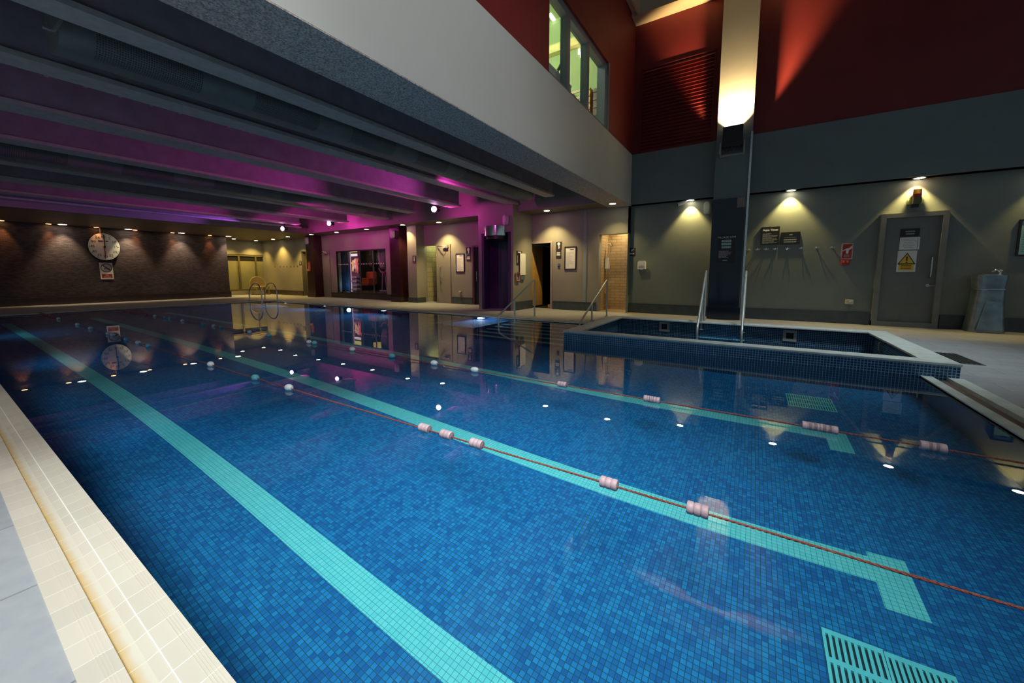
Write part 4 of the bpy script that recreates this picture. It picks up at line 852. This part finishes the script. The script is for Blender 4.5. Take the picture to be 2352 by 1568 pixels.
symbol((1072, 585.5, 1081.5, 600), YA, 'lower black sign with white words left of the black doorway', 'text', 34)
symbol((948, 587, 955.5, 602), 10.42, 'narrow black sign with a white person on the taupe pillar', 'person', 35)
symbol((981.5, 592, 996, 626), YA+1.0, 'tall black sign with a white ring on the olive corridor wall', 'ring', 36)
boxes('sign_strip', [(X(981.5, YA+1), X(995, YA+1), YA+.985, YA+1.0, Z(988, 591, YA+1), Z(988, 588.5, YA+1))], M_white, bpy.data.objects[[o_.name for o_ in C.objects if o_.get('label', '').startswith('tall black sign')][0]])
symbol((687.5, 599, 692.5, 608.5), YA, 'small black sign with white figure left of the dark doorway', 'person', 37)
# studs row on the yellow wall
st_ = thing('stud_row', 'row of small dark studs on the yellow wall beyond the first pillar', 'stud row', (X(650, YA), YA, 1.55))
boxes('stud', [(X(p, YA)-.03, X(p, YA)+.03, YA-.01, YA, 1.5, 1.58) for p in (632, 644, 652, 660, 668, 676, 684)], paint('brown_stud', (0.12, .08, .05), .5, .1, 4), st_)
# fire sign on the first maroon pillar
o, x0, x1, z0, z1, y = sign((707, 600.5, 713.5, 617), 10.42, 'red fire action sign on the first maroon pillar', M_signr, 'fire_sign'); lines(o, x0+.02, x1-.02, z0+.03, z1-.05, y, 4, M_fpink, seed=41, align='c', wmin=.5)
o = thing('fire_call_point', 'small orange-red call point below the sign on the first maroon pillar', 'call point', ((x0+x1)/2, 10.42, z0-.06)); boxes('box', [(x0+.02, x1-.03, 10.36, 10.42, z0-.13, z0-.01)], paint('orange_red_box', (0.6, 0.14, 0.05), .4, .1, 4), o, bevel=.008); boxes('glass', [(x0+.045, x1-.06, 10.355, 10.36, z0-.09, z0-.04)], M_signw, o)
# white board, black holder and red roll on the side of the purple column
xs = cx1
def sx(px, py): return atx(px, py, xs)
a, b_ = sx(1192.5, 596), sx(1205, 632); t_ = sx(1198, 582); u_ = sx(1198, 631.5)
o = thing('white_board', 'tall white board hung on the side of the purple column', 'board', (xs, (a.y+b_.y)/2, u_.z)); boxes('panel', [(xs+.02, xs+.035, a.y, b_.y, u_.z, t_.z)], M_paper, o); boxes('backing', [(xs, xs+.02, a.y-.02, b_.y-.02, u_.z+.02, t_.z-.02)], M_black, o)
a, b_ = sx(1186.5, 580), sx(1198, 580); o = thing('black_holder', 'small black sign above and left of the white board', 'sign', (xs, a.y, 1.9)); t_, u_ = sx(1190, 576), sx(1190, 582)
boxes('plate', [(xs, xs+.015, a.y, b_.y, u_.z, t_.z)], M_ink, o); boxes('lettering', [(xs+.015, xs+.016, a.y+.06, b_.y-.05, u_.z+.02, t_.z-.02)], M_signw, o)
a, b_ = sx(1186, 600), sx(1191.5, 600); t_, u_ = sx(1188, 583), sx(1188, 608); o = thing('black_poster', 'narrow black panel left of the white board', 'panel', (xs, a.y, u_.z)); boxes('plate', [(xs, xs+.012, a.y, b_.y, u_.z, t_.z)], M_ink, o); boxes('lettering', [(xs+.012, xs+.013, a.y+.03, a.y+.06, u_.z+.06, t_.z-.05)], M_greyink, o)
a, b_ = sx(1183, 630), sx(1192, 630); t_, u_ = sx(1187, 627), sx(1187, 645); o = thing('red_hose', 'faded red hose loop hung below the white board', 'hose', (xs, a.y, u_.z)); bm = B(); tube(bm, rounded([(xs+.03, a.y, t_.z), (xs+.03, a.y+.02, u_.z), (xs+.03, b_.y-.02, u_.z), (xs+.03, b_.y, t_.z), (xs+.03, (a.y+b_.y)/2, t_.z+.02)], .05), .022, 8); obj('loop', bm, paint('faded_red', (0.42, 0.17, 0.12), .6, .15, 6), o, smooth=True); boxes('peg', [(xs, xs+.06, (a.y+b_.y)/2-.012, (a.y+b_.y)/2+.012, t_.z+.0, t_.z+.02)], M_steel, o)
boxes('switch_box', [(xs, xs+.04, sx(1194, 637).y, sx(1203, 637).y, sx(1198, 642).z, sx(1198, 633).z)], paint('slate_box', (0.12, .17, .18), .4, .1, 4)); tag(bpy.data.objects['switch_box'], 'slate grey box under the white board on the purple column', 'box')
# thermostat switch by the sauna
x0, x1, z0, z1 = rect(1281, 605, 1287, 615, YB); o = thing('wall_switch', 'small dark key switch below the sauna signs', 'switch', (x0, YB, z0)); boxes('plate', [(x0, x1, YB-.008, YB, z0, z1)], M_steel, o); boxes('rocker', [(x0+.015, x1-.015, YB-.02, YB-.008, z0+.015, z0+.06)], M_black, o)

# ------------------------------------------------------------------ coat hooks, sockets, beacon
for i, px in enumerate((1720.5, 1740, 1759.5, 1780.5, 1809, 1840.5, 1875, 1910.5)):
    p = aty(px, 573-(px-1720)*.028, YC)
    o = thing('coat_hook', 'small chrome double hook, '+('first', 'second', 'third', 'fourth', 'fifth', 'sixth', 'seventh', 'eighth')[i]+' from the navy column in the row under the notice boards', 'hook', p, 'chrome coat hooks in a row')
    bm = B(); disc(bm, p, (0, -1, 0), .022, .008, 14); obj('plate', bm, M_chrome, o, smooth=True)
    for s in (-1, 1):
        bm = B(); tube(bm, rounded([p+Vector((0, -.008, 0)), p+Vector((s*.02, -.03, -.022)), p+Vector((s*.042, -.045, -.008)), p+Vector((s*.042, -.045, .014))], .02), .006, 8); obj('prong', bm, M_chrome, o, smooth=True)
    bm = B(); tube(bm, rounded([p+Vector((0, -.008, .0)), p+Vector((0, -.035, .02)), p+Vector((0, -.04, .045))], .02), .006, 8); obj('prong', bm, M_chrome, o, smooth=True)
def socket(px, py, Y, lab, sc=1):
    p = aty(px, py, Y); o = thing('wall_socket', lab, 'socket', p)
    boxes('box', [(p.x-.07*sc, p.x+.07*sc, Y-.05, Y, p.z-.05, p.z+.05)], paint('cream_plastic', (0.55, 0.52, 0.38), .4, .06, 4), o, bevel=.01)
    bm = B(); disc(bm, (p.x+.03*sc, Y-.05, p.z), (0, -1, -.2), .035, .05, 14); obj('cover', bm, M_grey2, o, smooth=True)
socket(1950, 693, YC, 'cream weatherproof socket low on the wall left of the grey door')
socket(1058, 671, YA, 'pale weatherproof socket low under the framed pale notice', .8)
p = aty(2103, 450, YC)
o = thing('alarm_beacon', 'red and amber alarm beacon on a yellow plate above the grey door', 'beacon', (p.x, YC, p.z))
pz = lambda py: aty(2103, py, YC-.08).z
boxes('plate', [(p.x-.11, p.x+.11, YC-.01, YC, pz(467), pz(455))], paint('lime_plate', (0.75, 0.78, 0.25), .5, .06, 4), o)
bm = B(); tube(bm, [(p.x, YC-.09, pz(454)), (p.x, YC-.09, pz(446))], .065, 18); obj('red_lens', bm, M_signr, o, smooth=True)
bm = B(); tube(bm, [(p.x, YC-.09, pz(446)), (p.x, YC-.09, pz(435)), (p.x, YC-.09, pz(432))], [.065, .06, .03], 18); obj('amber_lens', bm, paint('amber_lens', (0.85, 0.40, 0.06), .2, .06, 4), o, smooth=True)
boxes('sounder', [(p.x-.06, p.x+.06, YC-.14, YC, pz(468), pz(454))], paint('olive_box', (.12, .13, .06), .5, .1, 4), o); boxes('cable_box', [(p.x-.05, p.x+.05, YC-.06, YC, pz(475), pz(468))], M_black, o)

# ------------------------------------------------------------------ speakers and cameras
def speaker(px, py, hpx, Y, lab, mat, aim=(.35, -1)):
    p = aty(px, py, Y-.1); t_ = aty(px, py-hpx/2, Y-.1); hh = t_.z-p.z; r = hh*.52
    o = thing('wall_speaker', lab, 'speaker', (p.x, Y, p.z))
    d = Vector((aim[0], aim[1], -.1)).normalized(); sdir = Vector((-d.y, d.x, 0)).normalized()
    bm = B(); n = 24; ring = []
    for k in range(n):
        a = 2*PI*k/n; ca, sa = math.cos(a), math.sin(a); ez = (hh-r)*(1 if sa >= 0 else -1)
        ring.append(sdir*(r*ca)+Vector((0, 0, r*sa+ez)))
    f0 = [bm.verts.new(p+v) for v in ring]; f1 = [bm.verts.new(p-d*.10+v*.96) for v in ring]; f2 = [bm.verts.new(p+d*.025+v*.86) for v in ring]
    for q0, q1 in ((f0, f1), (f2, f0)):
        for k in range(n): bm.faces.new((q0[k], q0[(k+1) % n], q1[(k+1) % n], q1[k]))
    bm.faces.new(f1); bm.faces.new(f2); obj('cabinet', bm, mat, o, smooth=True)
    bm = B(); g0 = [bm.verts.new(p+d*.026+v*.8) for v in ring]; g1 = [bm.verts.new(p+d*.032+v*.78) for v in ring]
    for k in range(n): bm.faces.new((g0[k], g0[(k+1) % n], g1[(k+1) % n], g1[k]))
    bm.faces.new(g1); obj('grille', bm, mat, o)
    bm = B(); tube(bm, [p-d*.09, Vector((p.x-.02, Y, p.z))], .02, 8); obj('mount', bm, M_black, o)
M_spk = paint('speaker_cream', (0.60, 0.52, 0.58), .5, .05, 6)
speaker(1159, 505, 25, CYF, 'oval pale speaker high on the purple column', M_spk, (-.35, -1))
speaker(899, 538, 19, 10.3, 'oval pale speaker at the top of the second maroon pillar', M_spk, (-.2, -1))
speaker(702.5, 553, 17, 10.42, 'oval pale speaker at the top of the first maroon pillar', M_spk, (-.2, -1))
speaker(1624, 477, 30, YC, 'grey-green upright speaker beside the navy column', paint('sage_plastic', (0.52, 0.60, 0.56), .5, .05, 6), (-.3, -1))
def cctv(px, py, Y, lab, mat, s=1.0):
    p = aty(px, py, Y-.15); o = thing('security_camera', lab, 'camera', (p.x, Y, ZS))
    bm = B(); tube(bm, [p+Vector((.1*s, .02, .05*s)), p+Vector((-.1*s, -.05, -.03*s))], .045*s, 14); obj('housing', bm, mat, o, smooth=True)
    bm = B(); disc(bm, p+Vector((-.1*s, -.05, -.03*s)), (-.9, -.3, -.35), .035*s, .01, 14); obj('lens', bm, M_black, o, smooth=True)
    bm = B(); tube(bm, [p+Vector((.06*s, .02, .05*s)), Vector((p.x+.08*s, p.y+.05, ZS-.01))], .022*s, 8); obj('bracket', bm, mat, o)
cctv(1567, 467, YC, 'white security camera beside the downlight left of the navy column', M_white)
cctv(649, 552, YA, 'dark security camera under the soffit above the yellow wall', M_grey)
cctv(1031, 511, YA-.2, 'small grey security camera right of the glaring downlight', M_grey, .8)

# ------------------------------------------------------------------ pace clock and sign on the stone wall
ck = atx(240, 566.5, FW_X+.12); ry, rz = .44, .53
o = thing('pace_clock', 'large round white pace clock on the stone wall', 'clock', (FW_X, ck.y, ck.z))
def ell(bm, x0, x1, a, b_, n=48):
    A = [bm.verts.new((x0, ck.y+a*math.cos(2*PI*k/n), ck.z+b_*math.sin(2*PI*k/n))) for k in range(n)]; D = [bm.verts.new((x1, ck.y+a*math.cos(2*PI*k/n), ck.z+b_*math.sin(2*PI*k/n))) for k in range(n)]
    bm.faces.new(A); bm.faces.new(D)
    for k in range(n): bm.faces.new((A[k], A[(k+1) % n], D[(k+1) % n], D[k]))
bm = B(); ell(bm, FW_X+.01, FW_X+.10, ry+.02, rz+.02); obj('rim', bm, M_black, o)
bm = B(); ell(bm, FW_X+.05, FW_X+.112, ry, rz); obj('face', bm, M_paper, o)
bm = B()
for k in range(60):
    a = 2*PI*k/60; l_ = .05 if k % 5 == 0 else .025
    for s0 in (0,): pass
    e = Vector((0, math.cos(a), math.sin(a))); t_ = Vector((0, -math.sin(a), math.cos(a)))*(.009 if k % 5 == 0 else .005)
    c0 = Vector((FW_X+.1125, ck.y+ry*.96*e.y, ck.z+rz*.96*e.z)); c1 = Vector((FW_X+.1125, ck.y+(ry*.96-l_)*e.y, ck.z+(rz*.96-l_)*e.z)); quad(bm, c0-t_, c0+t_, c1+t_, c1-t_)
obj('minute_marks', bm, M_ink, o)
for k in range(12):
    a = PI/2-2*PI*k/12; lettering(o, str(60 if k == 0 else 5*k), .13, (FW_X+.1125, ck.y+ry*.74*math.cos(a), ck.z+rz*.74*math.sin(a)), '+x', M_ink, 'numeral')
boxes('maker_mark', [(FW_X+.112, FW_X+.1135, ck.y-.16, ck.y-.03, ck.z+.19, ck.z+.25), (FW_X+.112, FW_X+.1135, ck.y+.05, ck.y+.12, ck.z+.2, ck.z+.24)], paint('blue_print', (0.10, .09, .2), .6, .1, 4), o)
boxes('black_hand', [(FW_X+.115, FW_X+.12, ck.y+.0, ck.y+.03, ck.z, ck.z+.46)], M_ink, o); boxes('red_hand', [(FW_X+.115, FW_X+.121, ck.y-.015, ck.y+.012, ck.z-.44, ck.z+.02)], paint('dark_red_hand', (.3, .03, .03), .5, .1, 4), o)
bm = B(); disc(bm, (FW_X+.113, ck.y+.01, ck.z), (1, 0, 0), .035, .012, 14); obj('hub', bm, M_black, o)
boxes('power_conduit', [(FW_X, FW_X+.03, ck.y-.07, ck.y-.045, ck.z+rz-.02, ZS)], M_fpink, o)
sg0, sg1 = atx(230, 622, FW_X+.02), atx(260, 622, FW_X+.02); st0, st1 = atx(245, 641, FW_X+.02).z, atx(245, 603, FW_X+.02).z
o = thing('no_diving_sign', 'white sign with barred diver and red caption under the pace clock', 'sign', (FW_X, (sg0.y+sg1.y)/2, st0))
boxes('board', [(FW_X, FW_X+.015, sg0.y, sg1.y, st0, st1)], M_paper, o)
cy_, cz_ = (sg0.y+sg1.y)/2, st1-.21; bm = B()
for k in range(32):
    a, b_ = 2*PI*k/32, 2*PI*(k+1)/32; R0, R1 = .165, .14
    quad(bm, *[(FW_X+.0165, cy_+R*math.cos(t_), cz_+R*math.sin(t_)*1.05) for R, t_ in ((R0, a), (R0, b_), (R1, b_), (R1, a))])
quad(bm, (FW_X+.0165, cy_-.115, cz_+.10), (FW_X+.0165, cy_-.095, cz_+.12), (FW_X+.0165, cy_+.115, cz_-.10), (FW_X+.0165, cy_+.095, cz_-.12)); obj('prohibition_ring', bm, paint('dark_red_ring', (.2, .03, .03), .5, .1, 4), o)
bm = B(); tube(bm, [(FW_X+.0155, cy_-.07, cz_-.06), (FW_X+.0155, cy_-.01, cz_+.02), (FW_X+.0155, cy_+.08, cz_-.05)], .012, 6); disc(bm, (FW_X+.015, cy_+.09, cz_-.07), (1, 0, 0), .024, .001, 12); obj('diver_symbol', bm, M_ink, o)
boxes('caption_panel', [(FW_X+.015, FW_X+.016, sg0.y+.035, sg1.y-.035, st0+.05, st0+.21)], M_signr, o)
lettering(o, 'No', .07, (FW_X+.0165, cy_, st0+.165), '+x', M_signw); lettering(o, 'Diving', .08, (FW_X+.0165, cy_, st0+.09), '+x', M_signw)

# ------------------------------------------------------------------ lane ropes with floats
def rope(y, x0, x1, lab, floats):
    o = thing('lane_rope', lab, 'lane rope', ((x0+x1)/2, y, 0))
    bm = B(); r = .0045
    n = int((x1-x0)/.3); tube(bm, [(x0+(x1-x0)*i/n, y, -.004+.003*math.sin(i*2.1)) for i in range(n+1)], r, 8); bm2 = bm
    # lay of the rope: two strands winding round it near the camera
    for ph in (0, PI):
        xs0 = max(x0, -5.0); m_ = int((x1-xs0)/.006); tube(bm2, [(xs0+(x1-xs0)*i/m_, y+.0026*math.cos(ph+i*.75), -.004+.0028*math.sin(ph+i*.75)) for i in range(m_+1)], .0032, 5)
    obj('rope', bm2, M_rope, o, smooth=True)
    for (px, py), mat, kind in floats:
        x = atz(px, py+2, 0).x; L_, R = (.046, .030) if kind == 'd' else (.05, .034)
        bm = B()
        if kind == 'd':   # ribbed cylinder: discs on a core
            pr = [(-L_, .012)]
            for j in range(3): a = -L_+.002+j*2*L_/3; pr += [(a, R*.9), (a+.004, R), (a+2*L_/3-.006, R), (a+2*L_/3-.002, R*.9), (a+2*L_/3-.001, R*.82)]
            pr += [(L_, R*.6), (L_+.002, .012)]
        else:
            pr = [(-L_+2*L_*i/12, max(.012, R*math.sin(PI*(.08+.84*i/12))**.55)) for i in range(13)]
        tube(bm, [(x+a, y, .002) for a, _ in pr], [b_ for _, b_ in pr], 20)
        obj('float', bm, mat, o, smooth=True)
    return o
W_, P_, K_, R_ = M_fwhite, M_fpink, M_fblue, M_fred
rope(1.865, PX0-.05, 1.75, 'near lane rope with white and blue floats, then ribbed pink floats',
     [((975, 982), P_, 'd'), ((1025, 997), P_, 'd'), ((1095, 1017), P_, 'd'), ((1398, 1109), P_, 'd'), ((1601, 1172), P_, 'd'), ((660, 889), W_, 'r'), ((582, 866), K_, 'r'), ((480, 835), W_, 'r'), ((337, 792), K_, 'r'), ((311, 785), W_, 'r'), ((284, 777), K_, 'r'), ((255, 767), W_, 'r'), ((246, 764), W_, 'r'), ((203, 752), W_, 'r'), ((173, 743), W_, 'r'), ((129, 730), W_, 'r')]+[((89+i*7.2, 717.5+i*2.2), R_, 'd') for i in range(5)])
rope(3.375, PX0-.05, 1.75, 'far lane rope with small white and blue floats, then ribbed pink floats',
     [((1288, 883), P_, 'd'), ((1490, 916), P_, 'd'), ((1502, 918), P_, 'd'), ((1860, 977), P_, 'd'), ((1872, 979), P_, 'd'), ((1893, 983), P_, 'd'), ((1905, 985), P_, 'd'), ((2138, 1026), P_, 'd'), ((2152, 1028), P_, 'd'), ((1083, 850), W_, 'r'), ((989, 834), W_, 'r'), ((888, 818), K_, 'r'), ((798, 802), W_, 'r'), ((711, 787), K_, 'r'), ((697, 785), W_, 'r'), ((606, 769), K_, 'r'), ((557, 762), W_, 'r'), ((501, 750), K_, 'r'), ((483, 747), W_, 'r'), ((456, 743), K_, 'r'), ((408, 735), W_, 'r'), ((381, 730), K_, 'r'), ((371, 728), K_, 'r'), ((348, 724), W_, 'r'), ((325, 721), R_, 'd')]+[((272+i*8, 712.5+i*1.4), R_, 'd') for i in range(5)])

# ------------------------------------------------------------------ handrails, ladder
M_rail = paint('satin_rail', (0.50, 0.53, 0.52), 0.38, 0.06, 10, metal=0.55)
def rail(name, lab, x, yd, ym, y0, zt, zl, foot0, r=.021, bottom=-.7):
    o = thing(name, lab, 'handrail', (x, yd, 0))
    bm = B(); tube(bm, rounded([(x, yd, foot0), (x, yd, zt), (x, y0, zl), (x, y0, bottom)], .09, 8), r, 14); obj('rail', bm, M_rail, o, smooth=True)
    zm = zl+(zt-zl)*(ym-y0)/(yd-y0); bm = B(); tube(bm, [(x, ym, bottom if ym < 7.9 else 0), (x, ym, zm)], r*.9, 12); obj('post', bm, M_rail, o, smooth=True)
    for yy in ((yd,) if ym < 7.9 else (yd, ym)):
        bm = B(); disc(bm, (x, yy, foot0 if yy == yd else 0), (0, 0, 1), .045, .015, 18); obj('base_flange', bm, M_rail, o, smooth=True)
    return o
t1 = aty(1226, 643, 8.65).z
rail('handrail', 'chrome handrail with posts standing in the water left of the pool steps', -4.78, 8.645, 7.655, 6.97, 0.965, 0.175, 0)
rail('handrail', 'chrome handrail sloping down beside the left end of the spa', -3.16, 9.594, 8.52, 7.76, 0.965, 0.02, 0, bottom=-.3)
for s, px in ((0, 1618), (1, 1713)):
    xx = -.80 if s == 0 else -.10
    rail('spa_handrail', 'chrome rail dropping into the spa, '+('left of the pair' if s == 0 else 'right of the pair'), xx, 8.75, 8.25, 7.6, 1.19 if s == 0 else 1.18, .10, 0, bottom=-.6)
la = thing('pool_ladder', 'chrome pool ladder with looped rails at the far corner of the pool', 'ladder', (-17.5, 7.9, 0))
q0, q1 = atz(600, 684, 0), atz(630, 687, 0)
for i, (px, xx) in enumerate(((586, -17.9), (630, -17.35))): pass
lx, ly0, ly1 = -17.45, 7.55, 8.15
for yy in (ly0, ly1):
    bm = B(); tube(bm, rounded([(-16.95, yy, -.8), (-16.95, yy, .5), (-17.2, yy, .74), (-17.6, yy, .74), (-18.0, yy, .45), (-18.0, yy, 0)], .2, 7), .024, 12); obj('rail', bm, M_chrome, la, smooth=True)
    bm = B(); disc(bm, (-18.0, yy, 0), (0, 0, 1), .06, .02, 14); obj('base_flange', bm, M_chrome, la, smooth=True)
for zz in (.0, -.25, -.5): boxes('tread', [(-17.02, -16.9, ly0, ly1, zz-.02, zz+.02)], M_steel, la)
# chair behind the ladder
cc = atz(604, 676.5, 0)
o = thing('lounge_chair', 'woven chair with a pale frame in front of the frosted partition', 'chair', (cc.x, cc.y, 0))
Mf = paint('cream_frame', (0.26, 0.23, 0.14), .5, .08, 5); ux, uy = cc.x, cc.y-.1; Mw = paint('woven_brown', (0.16, 0.12, 0.07), .8, .4, 60)
boxes('seat', [(ux-.3, ux+.3, uy-.36, uy+.36, .42, .48)], Mf, o, bevel=.02)
bm = B(); n = 10; fr = []
for k in range(n+1):
    a = PI*k/n; fr.append((ux-.32-.05*math.sin(a), uy-.38*math.cos(a), .62+.36*math.sin(a)))
tube(bm, [(ux-.3, uy-.38, .48)]+fr+[(ux-.3, uy+.38, .48)], .025, 8); obj('back_frame', bm, Mf, o, smooth=True)
bm = B(); f = bm.faces.new([bm.verts.new(p) for p in [(ux-.3, uy-.36, .5)]+[(a, b_*1, c) for a, b_, c in fr]+[(ux-.3, uy+.36, .5)]]); r = bmesh.ops.extrude_face_region(bm, geom=[f]); bmesh.ops.translate(bm, verts=[v for v in r['geom'] if isinstance(v, bmesh.types.BMVert)], vec=(.02, 0, 0)); obj('backrest', bm, Mw, o)
for sx_ in (-.26, .26):
    for sy_ in (-.3, .3): boxes('leg', [(ux+sx_-.02, ux+sx_+.02, uy+sy_-.02, uy+sy_+.02, 0, .42)], Mf, o)
boxes('foot_bar', [(ux-.28, ux-.24, uy-.36, uy+.36, .0, .03), (ux+.24, ux+.28, uy-.36, uy+.36, .0, .03)], Mf, o)

# ------------------------------------------------------------------ drinking fountain
fx0, fx1 = 3.56, 3.92; fy0, fy1 = YC-.42, YC-.02; zt_ = aty(2262, 632, fy0).z
o = thing('drinking_fountain', 'tall steel drinking fountain with a tap, flaring at its foot, right of the grey door', 'drinking fountain', ((fx0+fx1)/2, fy1, 0))
bm = B(); n = 24; rings = []
fxc, fyc = (fx0+fx1)/2, (fy0+fy1)/2
prof = [(0, .25, .20), (.03, .25, .20), (.35, .22, .185), (.62, .20, .18), (.80, .195, .18), (zt_-.01, .215, .19), (zt_, .215, .19)]
for z, a, b_ in prof:
    rings.append([bm.verts.new((fxc+a*math.copysign(abs(math.cos(2*PI*k/n))**.7, math.cos(2*PI*k/n)), fyc+b_*math.copysign(abs(math.sin(2*PI*k/n))**.7, math.sin(2*PI*k/n)), z)) for k in range(n)])
for r0, r1 in zip(rings, rings[1:]):
    for k in range(n): bm.faces.new((r0[k], r0[(k+1) % n], r1[(k+1) % n], r1[k]))
bm.faces.new(rings[0][::-1]); bm.faces.new(rings[-1]); obj('pedestal', bm, M_darksteel, o, smooth=True)
bm = B(); pb = [(-.17, .05), (.16, .05), (.11, .60), (-.07, .60)]
A = [bm.verts.new((fxc+a, fyc-.20-.045*(1-c/.7), c)) for a, c in pb]; D = [bm.verts.new((fxc+a, fyc-.1, c)) for a, c in pb]
bm.faces.new(A); bm.faces.new(D[::-1])
for i in range(4): bm.faces.new((A[i], A[(i+1) % 4], D[(i+1) % 4], D[i]))
obj('front_panel', bm, M_darksteel, o, bevel=.01)
bm = B()
for k in range(n):
    c = lambda kk, s, z: (fxc+s*.20*math.copysign(abs(math.cos(2*PI*kk/n))**.7, math.cos(2*PI*kk/n)), fyc+s*.183*math.copysign(abs(math.sin(2*PI*kk/n))**.7, math.sin(2*PI*kk/n)), z)
    quad(bm, c(k, 1.02, .80), c(k+1, 1.02, .80), c(k+1, 1.02, .815), c(k, 1.02, .815))
obj('seam_band', bm, M_steel, o)
bm = B(); tube(bm, [(fxc, fyc, zt_), (fxc, fyc, zt_+.012)], .17, 28); obj('basin', bm, M_steel, o, smooth=True)
bm = B(); tube(bm, rounded([(fxc+.12, fyc, zt_), (fxc+.12, fyc, zt_+.08), (fxc+.05, fyc-.05, zt_+.10), (fxc+.0, fyc-.07, zt_+.07)], .03), [.02]*20 if False else .018, 10); obj('tap', bm, M_chrome, o, smooth=True)
bm = B(); disc(bm, (fxc+.12, fyc, zt_+.08), (.3, 0, 1), .035, .02, 14); obj('tap_button', bm, M_chrome, o, smooth=True)
# pipe stub right of the yellow wall
for o_ in C.objects:
    if o_.type == 'MESH' and o_.data.materials and o_.data.materials[0] is not M_water:
        if min(v[2] for v in o_.bound_box)+wloc(o_).z < -.03: o_.cycles.is_caustics_receiver = True
